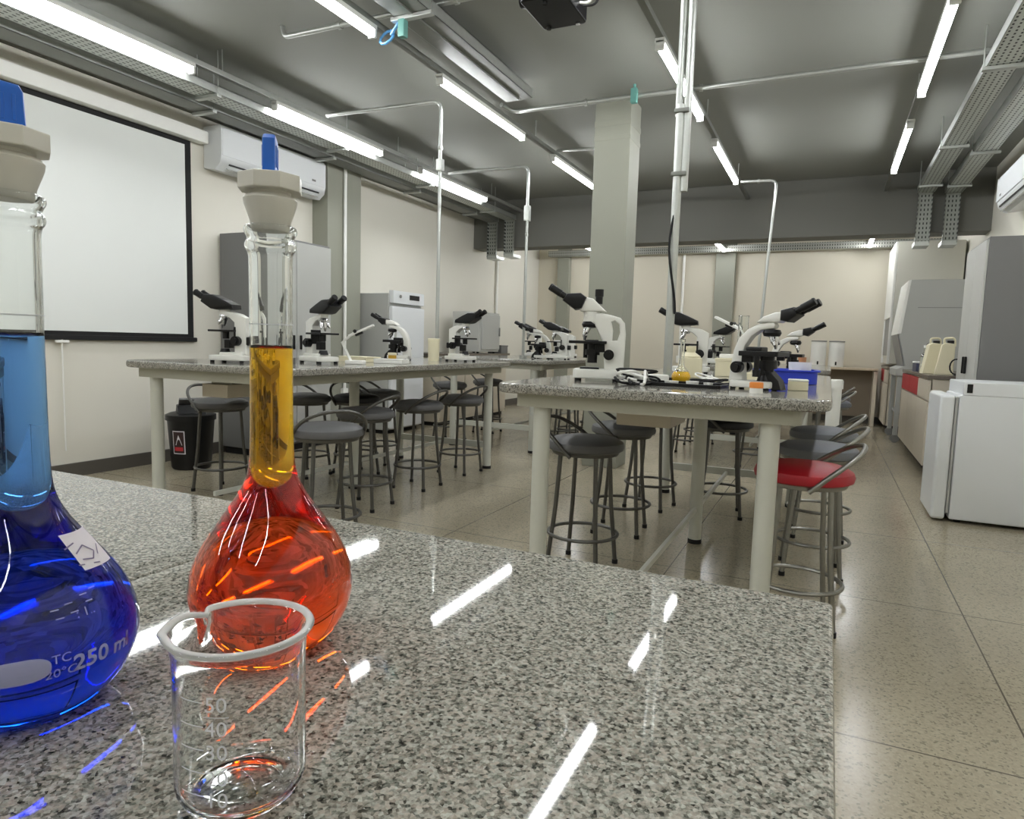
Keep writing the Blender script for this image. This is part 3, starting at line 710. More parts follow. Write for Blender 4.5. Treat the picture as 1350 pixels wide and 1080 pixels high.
def scope_curved(label, loc, rz, group, headm=MWHITE, sc_=1.0):
    t = thing('microscope', label, 'microscope', loc, rz, group)
    MB().outline([rrect(-.10, .09, -.07, .07, .035)], .030, .007, Matrix.Translation((0, 0, .024))).build('base', MWHITE, t)
    feet(t, -.08, .07, .05)
    arm = [(-.10, .03), (-.115, .03), (-.108, .10), (-.098, .17), (-.078, .225), (-.04, .266), (.01, .290), (.075, .302), (.085, .285), (.078, .272), (.02, .262), (-.018, .235), (-.044, .195), (-.052, .15), (-.05, .10), (-.045, .04)]
    MB().outline([arm], .058, .010, XZ).build('arm', MWHITE, t)
    MB().outline([rrect(-.055, .120, -.078, .078, .01)], .022, .003, Matrix.Translation((0, 0, .160))).box((.0, 0, .178), (.07, .08, .024), .006).box((-.03, 0, .14), (.05, .07, .04), .004).box((.0, .078, .15), (.09, .012, .03), .003).build('stage', BLACK, t)
    MB().cyl((.05, 0, .036), (.05, 0, .065), .042, .034, n=24).cyl((.05, 0, .060), (.05, 0, .15), .030, n=20).cyl((.05, 0, .095), (.05, 0, .130), .042, n=20).build('condenser', BLACK, t)
    knob(t, -.066, .098, .026, .030, .064)
    MB().outline([[(.085, .004), (.128, .004), (.115, .045), (.075, .085), (.050, .085)]], .07, .004, XZ).build('lamp_housing', BLACK, t)
    m_ = MB().cyl((.035, -.082, .15), (.035, -.082, .08), .012, n=12).cyl((.035, -.082, .09), (.035, -.082, .06), .016, n=12); m_.build('stage_knob', BLACK, t)
    MB().lathe([(0, .232), (.034, .238), (.040, .252), (.034, .266), (0, .270)], 24, (.062, 0, 0)).build('nosepiece', BLACK, t)
    objectives(t, (.066, 0, .238))
    MB().outline([[(.0, .296), (.03, .322), (.08, .340), (.112, .342), (.128, .316), (.10, .297)]], .075, .010, XZ).build('head', headm, t)
    MB().outline([[(.108, .306), (.140, .298), (.182, .330), (.160, .362), (.108, .350)]], .104, .010, XZ).build('binocular_body', BLACK, t)
    eyepieces(t, (.155, 0, .336), (.245, 0, .386), .0165, BLACK)
    return t
def scope_classic(label, loc, rz, group):
    t = thing('microscope', label, 'microscope', loc, rz, group)
    MB().outline([rrect(-.12, .115, -.08, .08, .03)], .030, .006, Matrix.Translation((0, 0, .029))).box((-.02, 0, .052), (.15, .10, .02), .006).build('base', MWHITE, t)
    feet(t, -.095, .09, .06)
    arm = [(-.030, .05), (-.102, .05), (-.104, .262), (-.060, .284), (.0, .298), (.060, .306), (.064, .286), (-.0, .262), (-.030, .235)]
    MB().outline([arm], .060, .007, XZ).build('arm', MWHITE, t)
    MB().box((.035, 0, .186), (.155, .14, .012), .003).box((-.035, 0, .165), (.012, .07, .09), .003).build('stage', BLACK, t)
    MB().cyl((.04, 0, .14), (.04, 0, .18), .020, n=18).box((.02, 0, .11), (.035, .05, .05), .004).build('condenser', BLACK, t)
    MB().cyl((.045, 0, .055), (.045, 0, .082), .032, .024, n=20).build('lamp_housing', BLACK, t)
    knob(t, -.052, .128, .028, .032, .062)
    MB().box((-.115, 0, .128), (.035, .05, .05), .008).build('lamp_cover', BLACK, t)
    MB().lathe([(0, .255), (.026, .258), (.032, .270), (.026, .284), (0, .288)], 22, (.045, 0, 0)).build('nosepiece', SILVER, t)
    objectives(t, (.048, 0, .258))
    MB().outline([[(-.036, .312), (.072, .306), (.110, .312), (.172, .352), (.152, .396), (.092, .394), (.03, .368), (-.032, .338)]], .105, .012, XZ).build('head', BLACK, t)
    eyepieces(t, (.14, 0, .366), (.212, 0, .408), .0185, BLACK, .034)
    MB().cyl((.045, 0, .286), (.045, 0, .315), .030, n=20).build('collar', MWHITE, t)
    return t
GM = 'microscopes on the lab tables'
mA = scope_trino('white microscope with camera tube at the near edge of the aisle table', (-.935, 2.90, .9), R(196), GM)
mB = scope_curved('large curved-arm microscope behind the orange cap, eyepieces toward the aisle', (-.265, 2.88, .9), R(-16), GM)
mC = scope_classic('black-headed microscope standing in front of the projection screen corner', (-3.06, 2.80, .9), R(196), GM)
mBs = 'small'
mB.scale = (.9, .9, .9); mC.scale = (.96, .96, .96)
for src, x, y, a, lab in (
    (mC, -2.80, 3.22, -14, 'microscope right of the orange flask neck, eyepieces pointing right'),
    (mB, -3.05, 4.42, 190, 'curved-arm microscope in front of the white freezer door'),
    (mC, -2.63, 4.66, -6, 'microscope in front of the grey incubator box'),
    (mBs, -.235, 4.30, -4, 'smaller-looking curved microscope half hidden behind the large one'),
    (mC, -.78, 4.30, 188, 'microscope cut by the tall steel pole'),
    (mC, -3.05, 7.05, 192, 'small far microscope left of the conduit drop, before the beige back wall'),
    (mB, -2.75, 6.62, 186, 'small far microscope showing just left of the camera-tube microscope'),
    (mC, -2.52, 6.50, 184, 'far microscope hidden behind the stage of the camera-tube microscope'),
    (mC, -1.03, 7.05, -10, 'small far microscope just right of the grey column'),
    (mC, -2.95, 7.9, 180, 'farthest microscope on the table left of the column'),
):
    c_ = copy_tree(mB if src == 'small' else src, (x, y, .9), R(a), lab, GM)
    if src == 'small': c_.scale = (.82, .82, .82)

# ------------------------------------------------------------------ things on the aisle table
def cup(name, label, cat, loc, r, h, m, group=None, lid=None, lidm=None, taper=.92):
    t = thing(name, label, cat, loc, 0, group)
    MB().lathe([(0, 0), (r*taper, 0), (r*taper+.001, .003), (r, h), (r-.003, h), (r*taper-.003, .005), (0, .005)], 28).build('body', m, t)
    if lid: MB().lathe([(0, h-.004), (r*1.07, h-.004), (r*1.07, h+lid), (r*.98, h+lid+.003), (0, h+lid+.003)], 28).build('lid', lidm or m, t)
    return t
def carton(name, label, cat, loc, rz, dims, m, lidm=None, group=None):
    t = thing(name, label, cat, loc, rz, group)
    MB().box((0, 0, dims[2]*.42), (dims[0], dims[1], dims[2]*.84), .004).build('body', m, t)
    MB().box((0, 0, dims[2]*.91), (dims[0]*1.03, dims[1]*1.03, dims[2]*.18), .004).build('lid', lidm or m, t)
    return t
cup('sample_pot', 'small white pot with orange lid before the large microscope', 'pot', (-.235, 2.62, .9), .023, .024, WHITEP, lid=.014, lidm=ORANGEP, taper=.98)
carton('slide_box', 'white slide box between the large microscope and the blue tray', 'box', (-.108, 2.98, .9), R(4), (.075, .08, .045), CREAMP, WHITEP)
tr = thing('blue_tray', 'blue plastic tray behind the white slide box', 'tray', (-.19, 3.62, .9), R(3))
MB().outline([rrect(-.14, .14, -.13, .13, .03), rrect(-.128, .128, -.118, .118, .025)], .06, .002, Matrix.Translation((0, 0, .032))).box((0, 0, .004), (.25, .23, .006)).build('body', BLUET, tr)
MB().outline([rrect(-.152, .152, -.142, .142, .035), rrect(-.13, .13, -.12, .12, .025)], .008, .002, Matrix.Translation((0, 0, .064))).build('rim', BLUET, tr)
cup('white_tub', 'round white tub inside the blue tray', 'tub', (-.13, 3.68, .908), .055, .095, WHITEP, taper=.85)
jg = thing('storage_jug', 'beige plastic jug behind the tall steel pole', 'jug', (-.66, 3.62, .9), R(20))
MB().box((0, 0, .055), (.11, .11, .11), .012).lathe([(.05, .105), (.052, .115), (.024, .135), (.022, .150), (0, .150)], 20).build('body', CREAMP, jg)
MB().cyl((0, 0, .148), (0, 0, .168), .027, n=18).build('cap', CREAMP, jg)
# small volumetric flask with yellow liquid
def flask_profile(n=40):
    """outer (r,h) of the 250 ml volumetric flask, base to lip"""
    pts = [(0, .0030), (.018, .0022), (.0225, .0), (.0265, .0010), (.0325, .0075), (.0375, .0160), (.0402, .0250), (.0408, .0320), (.0395, .0400), (.0362, .0490),
           (.0310, .0580), (.0255, .0660), (.0198, .0740), (.0155, .0810), (.0126, .0875), (.0112, .0940), (.0107, .1020), (.0104, .1200), (.0103, .1600), (.0104, .1950), (.0105, .2050),
           (.0122, .2072), (.0124, .2098), (.0110, .2120), (.0116, .2138), (.0127, .2158), (.0126, .2180), (.0112, .2190)]
    return pts
def smooth_prof(pts, it=2):
    for _ in range(it):
        q = [pts[0]]
        for a, b in zip(pts, pts[1:]):
            q += [(a[0]*.75+b[0]*.25, a[1]*.75+b[1]*.25), (a[0]*.25+b[0]*.75, a[1]*.25+b[1]*.75)]
        q.append(pts[-1]); pts = q
    return pts
def rad_at(prof, h):
    for a, b in zip(prof[5:], prof[6:]):
        if a[1] <= h <= b[1] and b[1] > a[1]:
            t = (h-a[1])/(b[1]-a[1]); return a[0]+(b[0]-a[0])*t
    return prof[-1][0]
OUT = [(r_, h if h < .09 else .09+(h-.09)*.955) for r_, h in smooth_prof(flask_profile())]
def make_flask(label, loc, rz, liqm, liqtop, level, n=96, cat='flask', group=None, stopper=True):
    t = thing('volumetric_flask', label, cat, loc, rz, group)
    w = .0013
    inner = []
    for (r_, h), nxt in zip(OUT, OUT[1:]):
        if r_ < .0226 and h < .004: inner.append((max(r_-.0002, 0) if r_ > 0 else 0, h+.0016)); continue
        inner.append((max(r_-(w*.75 if h < .03 else w), .001), h+(w*.7 if h < .02 else w*.3 if h < .03 else 0)))
    rl = rad_at(OUT, level)-w
    # glass: whole outside, the inside only where there is air
    upper = [(r_, h) for r_, h in inner if h > level+.0006 and h < OUT[-1][1]-.0004]
    gl = MB().lathe(OUT+[(.0098, OUT[-1][1]-.0004)]+upper[::-1]+[(rl, level)], n).build('glass_body', GLASS, t, ang=180)
    # the solution meets the glass directly (glass-to-liquid refraction), its top meets air
    lq = [(r_, h) for r_, h in inner if h < level-.0005]+[(rl, level)]
    so_ = MB().lathe(lq+[(rl-.0006, level-.0012), (rl*.5, level-.0019), (0, level-.0021)], n).build('solution', liqm, t, ang=60)
    so_.data.materials.append(liqtop)
    for p in so_.data.polygons:
        if p.center.z > level-.0025 and p.normal.z > .3: p.material_index = 1
    if stopper:
        MB().lathe([(0, .2165), (.0084, .2165), (.0090, .2175), (.0098, .2215), (.0124, .2290), (.0128, .2315), (.0120, .2328), (.0098, .2340), (.0098, .2356), (0, .2356)], 48).build('stopper', STOPP, t, loc=(0, 0, -.0058))
        cap = MB()
        cap.outline([[(.0155*math.cos(R(22.5+45*k)), .0155*math.sin(R(22.5+45*k))) for k in range(8)]], .0078, .0006, Matrix.Translation((0, 0, .2393)))
        so = cap.build('stopper_cap', STOPP, t, loc=(0, 0, -.0058), ang=20)
        tab = [(-.0072, .2430), (.0072, .2430), (.0066, .2585), (.0052, .2612), (-.0040, .2622), (-.0062, .2600)]
        MB().outline([tab], .0062, .0012, XZ).build('grip', BLUEP, so)
        for s_ in (-1, 1):
            g = MB()
            for k in range(3): g.box((-.0035+k*.0035, s_*.0032, .252), (.0012, .0006, .010), .0002)
            g.build('grip_rib', BLUEP, so)
    return t, gl
ZT = .9005
FB, fbg = make_flask('stoppered flask of blue solution at the left edge of the granite table', (-.3030, .1646, ZT), R(61), LIQ_B, LIQ_BT, .1578, group='volumetric flasks')
FO, fog = make_flask('stoppered flask of orange solution behind the small beaker', (-.2550, .2580, ZT), R(128), LIQ_O, LIQ_OT, .1545, group='volumetric flasks')
FB.scale = (1.06, 1.06, 1)
fy = thing('small_flask', 'small flask of yellow solution beside the pole on the aisle table', 'flask', (-.600, 3.08, .9))
k_ = .9
MB().lathe([(r_*k_*1.15, h*k_) for r_, h in smooth_prof(flask_profile(), 1)]+[(r_*k_*1.15-.0015 if r_ > .002 else 0, h*k_+.0012) for r_, h in smooth_prof(flask_profile(), 1)[::-1] if h < .217], 40).build('glass_body', GLASS, fy, ang=180)
MB().lathe([(r_*k_*1.15-.0012 if r_ > .002 else 0, h*k_+.0010) for r_, h in smooth_prof(flask_profile(), 1) if h < .056]+[(0, .056*k_)], 40).build('solution', YELLOWL, fy)
cyl_ = thing('measuring_cylinder', 'clear glass measuring cylinder behind the large microscope', 'cylinder', (-.42, 3.75, .9))
MB().lathe([(0, 0), (.04, 0), (.04, .008), (.026, .015), (.026, .33), (.028, .335), (.024, .335), (.0235, .02), (0, .02)], 32).build('glass_body', GLASS, cyl_, ang=30)
# black tray with small white parts, adapters and cords
tb = thing('dark_tray', 'flat dark tray at the foot of the steel pole', 'tray', (-.525, 2.86, .9), R(-4))
MB().outline([rrect(-.17, .15, -.10, .10, .02), rrect(-.162, .142, -.092, .092, .015)], .014, .001, Matrix.Translation((0, 0, .007))).box((-.01, 0, .003), (.30, .19, .005)).build('body', BLACK, tb)
for i, (x, y, rr, h, lab) in enumerate(((-0.595, 2.86, .030, .012, 'left white dish on the dark tray'), (-0.505, 2.84, .026, .016, 'right white dish on the dark tray'), (-0.450, 2.90, .02, .010, 'small pale dish on the dark tray nearest the large microscope'))):
    cup('dish', lab, 'dish', (x, y, .9065), rr, h, WHITEP, 'white dishes on the dark tray', taper=.9)
for i, (x, y, z, a, d_, m_, lab) in enumerate((
    (-.70, 3.05, .9, 20, (.10, .05, .035), WHITEP, 'white power adapter left of the steel pole'),
    (-.85, 3.16, .9, -30, (.07, .05, .030), BLACK, 'black power adapter behind the camera-tube microscope'),
    (-.34, 3.36, .9, 12, (.09, .06, .05), CREAMP, 'cream socket box behind the large curved-arm microscope'))):
    t = thing('power_adapter', lab, 'adapter', (x, y, z), R(a), 'power adapters')
    MB().box((0, 0, d_[2]/2), d_, .006).build('body', m_, t); MB().cyl((d_[0]/2, 0, d_[2]/2), (d_[0]/2+.02, 0, d_[2]/2), .006, n=10).build('cord_sleeve', BLACKR, t)
def cord(label, m_, seed, c, s_, n=16, r_=.0045):
    rnd = random.Random(seed); P = []
    for i in range(n): P.append(Vector((c[0]+s_[0]*(rnd.random()-.5), c[1]+s_[1]*(rnd.random()-.5), .9055+s_[2]*rnd.random()**2)))
    Q = []
    for i in range(n-1):
        p0, p1, p2, p3 = P[max(i-1, 0)], P[i], P[i+1], P[min(i+2, n-1)]
        for k in range(6):
            t = k/6; Q.append(.5*((2*p1)+(p2-p0)*t+(2*p0-5*p1+4*p2-p3)*t*t+(3*p1-p0-3*p2+p3)*t**3))
    for q in Q: q.z = max(q.z, .9055)
    P0 = Q[0].copy()
    o = MB().tube([q-P0 for q in Q], r_, 7).build('power_cable', m_, None, P0)
    tag(o, label, 'cord', 'power cords on the aisle table')
cord('white coiled cord beside the camera-tube microscope', WHITEP, 3, (-.735, 2.77), (.17, .22, .06), 16, .006)
cord('black coiled cord tangled with the white one left of the pole', BLACKR, 5, (-.735, 2.80), (.17, .24, .06), 20, .005)
cord('black cord lying between the pole and the large microscope', BLACKR, 9, (-.46, 3.1), (.22, .34, .03), 14, .004)
cord('white cord behind the yellow flask', WHITEP, 11, (-.50, 3.35), (.20, .24, .03), 10, .004)
def desk_lamp(label, loc, rz, cream=True):
    t = thing('task_lamp', label, 'lamp', loc, rz, 'task lamps')
    MB().box((0, 0, .012), (.11, .08, .024), .006).build('base', WHITEP, t)
    for s_ in (-1, 1): MB().tube([(-.03, s_*.012, .02), (-.085, s_*.012, .13), (.0, s_*.012, .20)], .005, 8).build('arm', WHITEP, t)
    MB().box((.035, 0, .205), (.17, .03, .014), .003, (0, R(-24), 0)).build('lamp_head', WHITEP, t)
    MB().box((.02, 0, .188), (.05, .022, .022), .004, (0, R(-24), 0)).build('joint', BLACK, t)
    MB().cyl((.0, -.02, .20), (.0, .02, .20), .011, n=12).build('hinge', BLACK, t)
    return t
l1 = desk_lamp('folding white lamp standing on the cream control box', (-.52, 4.12, 1.005), R(160))
carton('control_box', 'cream control box under the folding white lamp', 'box', (-.50, 4.12, .9), R(4), (.20, .14, .105), CREAMP)
copy_tree(l1, (-2.62, 3.34, .9), R(20), 'folding white lamp right of the orange flask, on the screen table')
# things on the screen table
cup('sample_bottle', 'pale yellow jug between the two far microscopes of the screen table', 'bottle', (-2.78, 4.50, .9), .045, .15, CREAMP, lid=.02)
carton('slide_box', 'cream flat box left of the curved microscope near the freezer', 'box', (-2.90, 3.74, .9), R(-8), (.26, .14, .035), CREAMP)
cup('sample_pot', 'amber pot at the foot of the curved microscope near the freezer', 'pot', (-2.80, 3.98, .9), .03, .05, mat('amber_pot', (190, 150, 50), .3), lid=.01, lidm=CREAMP)
carton('slide_box', 'white flat box below the folding lamp on the screen table', 'box', (-2.58, 3.66, .9), R(10), (.20, .12, .03), WHITEP)
# far tables
carton('reagent_box', 'white reagent box on the far table left of the column', 'box', (-2.80, 7.40, .9), R(6), (.20, .16, .20), WHITEP)
cup('reagent_bottle', 'round pale bottle on the far table left of the column', 'bottle', (-2.66, 7.00, .9), .07, .16, WHITEP, lid=.02)
carton('reagent_box', 'cream box near the conduit on the far table beyond the pole', 'box', (-.72, 7.3, .9), R(6), (.20, .16, .12), CREAMP)
# tall white bin beside the aisle
wb = thing('tall_bin', 'tall narrow white bin beyond the aisle stools', 'bin', (.050, 5.40, 0))
MB().lathe([(0, 0), (.042, 0), (.044, .01), (.048, .80), (.045, .80), (.038, .02), (0, .02)], 32).build('bucket', WHITEP, wb)
MB().lathe([(0, .795), (.056, .795), (.056, .85), (.050, .862), (0, .862)], 32).build('lid', WHITEP, wb)

# ------------------------------------------------------------------ right side: fridge and lab benches
fr = thing('compact_fridge', 'white compact fridge by the aisle in front of the grey cabinet', 'fridge', (1.02, 5.28, 0))
MB().box((.02, 0, .418), (.57, .55, .796), .012).build('body', APPL, fr)
MB().box((-.325, 0, .413), (.082, .545, .80), .022, seg=4).build('door', APPL, fr)
MB().box((-.2755, 0, .43), (.014, .53, .74)).build('door_seal', GREYL, fr)
MB().box((.03, 0, .855), (.56, .555, .085), .008).build('top_panel', APPL, fr)
MB().box((-.215, -.2785, .857), (.030, .003, .055), .001).build('energy_label', BLACK, fr)
MB().cyl((-.20, -.24, .815), (-.20, -.24, .822), .012, n=12).build('hinge_cap', GREYL, fr)
for a in (-1, 1):
    for b in (-1, 1): MB().cyl((.02+a*.23, b*.22, 0), (.02+a*.23, b*.22, .025), .02, n=12).build('foot', BLACKR, fr)
def counter(name, label, x0, y0, y1, group):
    t = thing(name, label, 'cabinet', ((x0+1.48)/2, (y0+y1)/2, 0), 0, group)
    w, l = 1.48-x0, y1-y0
    MB().box((0, 0, .87), (w+.03, l+.02, .035), .005).build('worktop', COUNTER, t)
    MB().box((.01, 0, .475), (w-.02, l-.01, .755), .004).build('body', LAMIN, t)
    MB().box((.03, 0, .05), (w-.08, l-.04, .10)).build('plinth', BLACKR, t)
    n = max(1, round(l/.75)); s_ = l/n
    for i in range(n):
        yc = -l/2+s_*(i+.5)
        MB().box((-w/2+.002, yc, .38), (.02, s_-.012, .55), .003).build('door', LAMIN, t)
        dr = MB().box((-w/2+.002, yc, .755), (.02, s_-.012, .17), .003).build('drawer', REDP if i >= 1 else LAMIN, t)
        if i >= 1: dr['label'] = 'red drawer front'
    return t
counter('base_cabinet', 'low cabinet with red drawer fronts behind the fridge', .79, 6.72, 9.0, 'red-fronted base cabinets')
counter('base_cabinet', 'far low cabinet with red drawer under the tall white hood', .72, 10.25, 11.42, 'red-fronted base cabinets')
bs = thing('safety_cabinet', 'grey sloped-front safety cabinet on castors beyond the counter', 'cabinet', (1.08, 9.62, 0))
prof = [(.36, .80), (-.36, .80), (-.36, .88), (-.27, .92), (-.36, 1.30), (-.29, 1.92), (.36, 1.92)]
MB().outline([prof], .92, .008, XZ).build('hood', GREYL, bs)
MB().outline([[(-.375, 1.29), (-.305, 1.91), (-.275, 1.92), (-.335, 1.30)]], .93, .004, XZ).build('front_hood', WHITEP, bs)
MB().box((-.322, 0, 1.10), (.012, .86, .40), .002, (0, R(-13), 0)).build('sash', GREYM, bs)
for a in (-1, 1):
    for b in (-1, 1):
        lg = MB().box((a*.31, b*.41, .45), (.05, .05, .72), .004).build('leg', GREYL, bs)
        MB().cyl((a*.31-.0, b*.41-.012, .05), (a*.31, b*.41+.012, .05), .05, n=18).box((a*.31, b*.41, .085), (.04, .035, .04), .004).build('castor', GREYM, lg)
MB().box((0, 0, .35), (.60, .80, .03), .003).build('under_shelf', GREYL, bs)
MB().box((.03, -.4635, 1.60), (.44, .003, .008)).build('panel_seam', GREYM, bs)
fh = thing('fume_hood', 'tall white hood reaching the beam in the back right corner', 'hood', (1.05, 10.83, .89))
MB().box((.045, 0, .83), (.75, 1.10, 1.60), .01).build('body', HOODM, fh)
MB().box((-.345, 0, 1.14), (.03, 1.10, .98), .008).build('upper_front', WHITEP, fh)
for yy in (-.53, .53): MB().box((-.345, yy, .34), (.03, .04, .62), .003).build('post', WHITEP, fh)
MB().box((-.338, 0, .40), (.01, 1.02, .52), .002).build('sash', GREYM, fh)
# things on the counter
for x, y, a, lab in ((.845, 7.24, 6, 'left white slanted canister on the red-fronted counter'), (.925, 7.03, -4, 'right white slanted canister on the red-fronted counter')):
    t = thing('canister', lab, 'canister', (x, y, .888), R(a), 'white slanted canisters')
    MB().outline([[(-.075, 0), (.065, 0), (.065, .27), (-.01, .28), (-.035, .26)]], .12, .008, XZ).build('body', CREAMP, t)
    MB().cyl((.03, 0, .27), (.03, 0, .30), .028, n=16).build('cap', BLACK, t)
    MB().tube(arc_pts([(-.015, 0, .27), (-.02, 0, .32), (.06, 0, .325), (.065, 0, .25)], .03), .009, 8).build('handle', CREAMP, t)
wbt = thing('wash_bottle', 'clear glass bottle with tube stand beside the white canisters', 'bottle', (.84, 7.62, .888))
MB().lathe([(0, 0), (.045, 0), (.045, .15), (.02, .19), (.018, .24), (.015, .24), (.017, .19), (.041, .148), (.041, .005), (0, .005)], 28).build('glass_body', GLASS, wbt, ang=30)
MB().tube(arc_pts([(.06, 0, 0), (.06, 0, .28), (.0, 0, .28), (0, 0, .22)], .03), .006, 8).build('stand', STEELD, wbt); MB().cyl((0, 0, .236), (0, 0, .26), .02, n=14).build('cap', WHITEP, wbt)
carton('instrument_box', 'small dark blue instrument with pale lid on the red-fronted counter', 'box', (.87, 8.15, .888), R(4), (.13, .20, .10), mat('navy_plastic', (66, 70, 92), .4), WHITEP)
hk = thing('hose_hook', 'black curved hose on the counter in front of the grey cabinet', 'hose', (.985, 6.85, .888))
MB().tube([(.0+.045*math.cos(R(60+k*24)), 0, .075+.065*math.sin(R(60+k*24))) for k in range(10)], .006, 8).build('tube', BLACKR, hk)
MB().box((.02, 0, .006), (.06, .03, .012), .002).build('base', BLACK, hk)
# back bench with two canisters
bb = thing('back_bench', 'narrow wooden shelf bench with brown front along the back wall', 'bench', (-.30, 11.24, 0))
MB().box((0, -.01, .82), (1.90, .46, .03), .004).build('shelf', SHELFW, bb)
MB().box((0, .17, .45), (1.88, .03, .70), .003).build('front_panel', WOODP, bb)
for s_ in (-.92, .92): MB().box((s_, 0, .40), (.05, .40, .80), .004).build('leg', LAMIN, bb)
for x, lab in ((-.155, 'left white canister on the back bench shelf'), (.09, 'right white canister on the back bench shelf')):
    t = thing('canister', lab, 'canister', (x, 11.18, .835), 0, 'white canisters on the back shelf')
    MB().lathe([(0, 0), (.095, 0), (.105, .012), (.105, .36), (.098, .37), (0, .372)], 32).build('body', WHITEP, t)
    MB().lathe([(0, .37), (.108, .37), (.108, .385), (0, .39)], 32).build('lid', GREYM, t)
    MB().box((0, -.108, .055), (.022, .02, .05), .004).build('tap', BLACK, t)
cup('clay_pot', 'small terracotta pot left of the back shelf canisters', 'pot', (-.37, 11.15, .835), .06, .13, mat('terracotta', (196, 140, 104), .6), taper=.85)

# ------------------------------------------------------------------ beaker
bk = thing('beaker', 'small empty graduated beaker in front of the orange flask', 'beaker', (-.1775, .1645, ZT), 0)
BR, BH, BW = .0216, .0590, .0011
SP = R(212)          # spout direction
def beaker_r(r, z, th, inner=False):
    dlt = (th-SP+PI) % (2*PI)-PI
    if z > .040:
        k = ((z-.040)/(BH-.040))**2*math.exp(-(dlt/.36)**2)
        r = r+.0020*k
    return r
def beaker_prof():
    prof = [(0, .0016), (.014, .0012), (.0168, 0), (.0188, .0006), (.0202, .0030), (BR, .006)]
    for k in range(1, 14): prof.append((BR, .006+(BH-.010-.006)*k/13))
    prof += [(BR+.0004, BH-.0040), (BR+.0016, BH-.0016), (BR+.0026, BH-.0004), (BR+.0030, BH+.0003), (BR+.0026, BH+.0010), (BR+.0012, BH+.0008), (BR-BW+.0012, BH-.0008), (BR-BW+.0002, BH-.0030)]
    for k in range(13, -1, -1): prof.append((BR-BW, .006+(BH-.010-.006)*k/13))
    prof += [(.0190, .0038), (.0172, .0026), (.010, .0026), (0, .0028)]
    return prof
def beaker_mesh(PROF_, closed=False):
    prof = PROF_; mb = MB(); n = 120; rings = []
    for r_, z in prof:
        if r_ < 1e-6: rings.append([mb.bm.verts.new((0, 0, z))]); continue
        ring = []
        for i in range(n):
            th = 2*PI*i/n; dlt = (th-SP+PI) % (2*PI)-PI
            rr = beaker_r(r_, z, th); zz = z
            if z > BH-.006: zz = z-.0012*math.exp(-(dlt/.22)**2)+.0006*math.exp(-((abs(dlt)-.42)/.2)**2)
            # pinch beside the spout
            rr -= (.0052*math.exp(-((dlt+.60)/.15)**2))*((z-.046)/.013)**1.5 if z > .046 else 0
            ring.append(mb.bm.verts.new((rr*math.cos(th), rr*math.sin(th), zz)))
        rings.append(ring)
    for A, B in zip(rings, rings[1:]+(rings[:1] if closed else [])):
        if A is B: continue
        for i in range(n):
            j = (i+1) % n
            if len(A) == 1: mb.bm.faces.new((A[0], B[j], B[i]))
            elif len(B) == 1: mb.bm.faces.new((A[i], A[j], B[0]))
            else: mb.bm.faces.new((A[i], A[j], B[j], B[i]))
    return mb
bgl = beaker_mesh(beaker_prof()).build('glass_body', GLASS, bk, ang=180)
bead = [(BR+.0014+.0014*math.cos(a/12*2*PI), BH+.0002+.00115*math.sin(a/12*2*PI)) for a in range(12)]
beaker_mesh(bead, True).build('rim', RIMG, bk, ang=180)
TH0 = R(-62)           # where the scale faces
def bmap(u, v, off=.00012):
    th = TH0+u/BR; return Vector(((BR+off)*math.cos(th), (BR+off)*math.sin(th), v))
gm_ = MB()
for txt, h in (('50', .0425), ('40', .0345), ('30', .0266), ('20', .0178), ('10', .0104)):
    text_bm(gm_, txt, .0072, lambda u, v, h=h: bmap(u-.0005, h+v))
for k, h in enumerate((.0432, .0352, .0274, .0196, .0118)):
    patch(gm_, bmap, -.0140, -.0046, h-.0001, h+.0003, 8, 1)
patch(gm_, bmap, -.0045, .0035, .0385, .0388, 6, 1)
gm_.build('graduation', ENAMEL, bk, flat=True)

# ------------------------------------------------------------------ print and paper on the blue flask
def flask_map(th0, h0, rot=0., off=.00015):
    """(u,v) metres around a spot of the flask's outer surface"""
    P = OUT[3:]
    def at(h):
        e = .0004; r0 = rad_at(OUT, h); r1 = rad_at(OUT, h+e); return r0, (r1-r0)/e
    def m(u, v):
        u2 = u*math.cos(rot)-v*math.sin(rot); v2 = u*math.sin(rot)+v*math.cos(rot)
        h = h0
        st = 10
        for _ in range(st):
            r_, s_ = at(h); h += v2/st/math.sqrt(1+s_*s_)
        r_, s_ = at(h); th = th0+u2/r_
        nr = 1/math.sqrt(1+s_*s_)
        r_ += off*nr; 
        return Vector((r_*math.cos(th), r_*math.sin(th), h-off*s_*nr))
    return m
AZ = FB.rotation_euler.z
def fth(deg): return R(deg)-AZ
pr = MB()
text_bm(pr, '250 ml', .0092, flask_map(fth(9.5), .0285), .00022)
text_bm(pr, 'TC', .0050, flask_map(fth(-13.6), .0325))
text_bm(pr, '20\u00b0C', .0050, flask_map(fth(-13.8), .0270))
for k, (dx, hh) in enumerate(((-14, .0500), (-6, .0512), (4, .0528), (11, .0540), (-12, .0468), (-4, .0478), (6, .0500))):
    patch(pr, flask_map(fth(dx), hh), -.0014, .0014, 0, .0005, 3, 1)
text_bm(pr, ': 1..', .0050, flask_map(fth(2), .0468))
ov = flask_map(fth(-33), .0305)
def sup(a, k, rx, ry):
    c_, s_ = math.cos(a), math.sin(a)
    return k*rx*math.copysign(abs(c_)**.7, c_), k*ry*math.copysign(abs(s_)**.8, s_)
prev = None
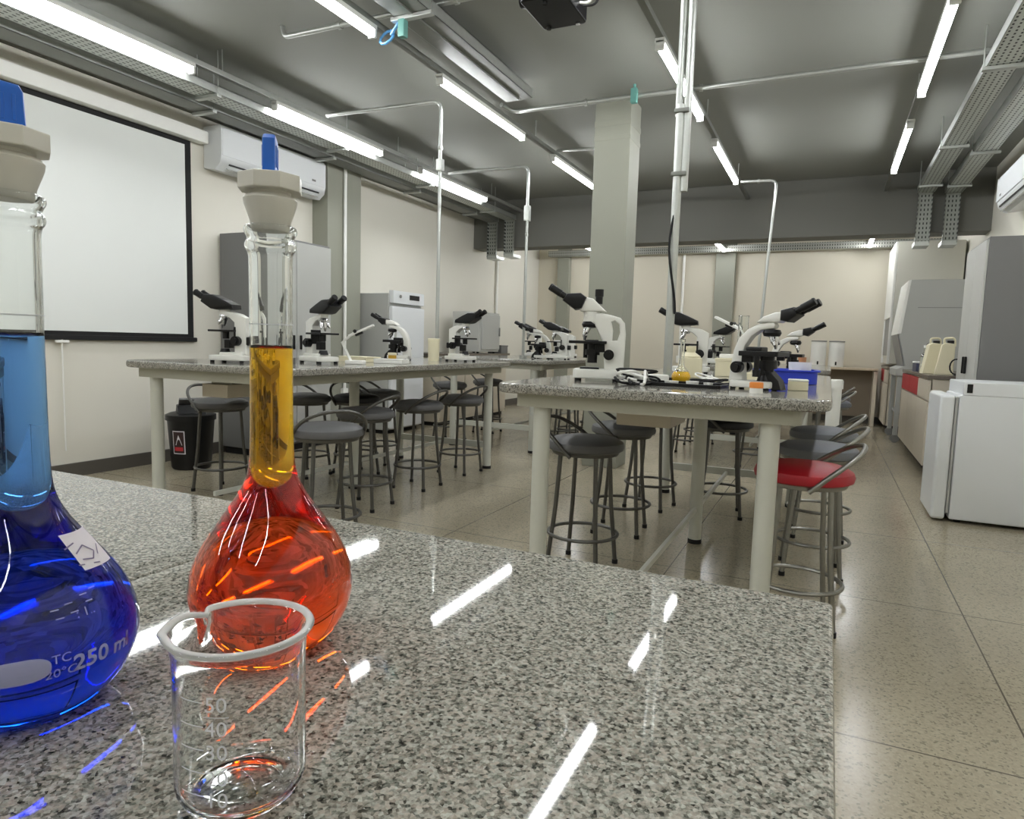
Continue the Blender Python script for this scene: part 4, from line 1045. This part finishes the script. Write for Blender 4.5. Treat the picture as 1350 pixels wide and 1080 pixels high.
for k in range(1, 9):
    ring = [pr.bm.verts.new(ov(*sup(a/32*2*PI, k/8, .0105, .0048))) for a in range(32)]
    if prev is None:
        c0 = pr.bm.verts.new(ov(0, 0))
        for i in range(32): pr.bm.faces.new((c0, ring[i], ring[(i+1) % 32]))
    else:
        for i in range(32): pr.bm.faces.new((prev[i], ring[i], ring[(i+1) % 32], prev[(i+1) % 32]))
    prev = ring
pr.build('printed_marking', ENAMELB, FB, flat=True)
lbm = flask_map(fth(31), .0660, R(-4), .0004)
pl = MB(); patch(pl, lbm, -.0088, .0100, -.0075, .0100, 14, 8)
lo = pl.build('paper_label', PAPER, FB); lo['label'] = 'white handwritten paper label'
lk = flask_map(fth(27), .0655, R(-4), .0007)
ik = MB()
for (a, b), (c, d_) in (((-.006, .001), (-.001, .004)), ((-.001, .004), (.003, .000)), ((.003, .0), (.0, -.003)), ((.0, -.003), (-.005, -.002)), ((-.008, -.004), (.002, -.0055)), ((.004, -.002), (.008, .002)), ((-.009, .004), (-.004, .006))):
    A, B = Vector((a, b)), Vector((c, d_)); nn = Vector((-(B-A).y, (B-A).x)).normalized()*.0003
    q = [ik.bm.verts.new(lk(*(A+nn))), ik.bm.verts.new(lk(*(A-nn))), ik.bm.verts.new(lk(*(B-nn))), ik.bm.verts.new(lk(*(B+nn)))]
    ik.bm.faces.new(q)
ik.build('handwriting', INK, lo, flat=True)
# graduation ring on both necks
for F_ in (FO, FB):
    rg = MB(); rr = rad_at(OUT, .165)+.0001
    rg.lathe([(rr, .1648), (rr+.0001, .1648), (rr+.0001, .1651), (rr, .1651)], 64, closed=True); rg.build('volume_mark', ENAMEL, F_)

# ------------------------------------------------------------------ world and render look
w = bpy.data.worlds.new('world'); S.world = w; w.use_nodes = True
w.node_tree.nodes['Background'].inputs[0].default_value = (.8, .85, .9, 1)
w.node_tree.nodes['Background'].inputs[1].default_value = .02
S.view_settings.view_transform = 'Standard'; S.view_settings.look = 'None'
S.view_settings.gamma = 1; S.view_settings.use_curve_mapping = False
S.view_settings.exposure = 1.0
cy = S.cycles
cy.use_denoising = True
cy.max_bounces = 24; cy.transmission_bounces = 24; cy.glossy_bounces = 6; cy.diffuse_bounces = 7; cy.transparent_max_bounces = 12
cy.caustics_refractive = True; cy.caustics_reflective = True; cy.blur_glossy = .6
cy.sample_clamp_indirect = 40.
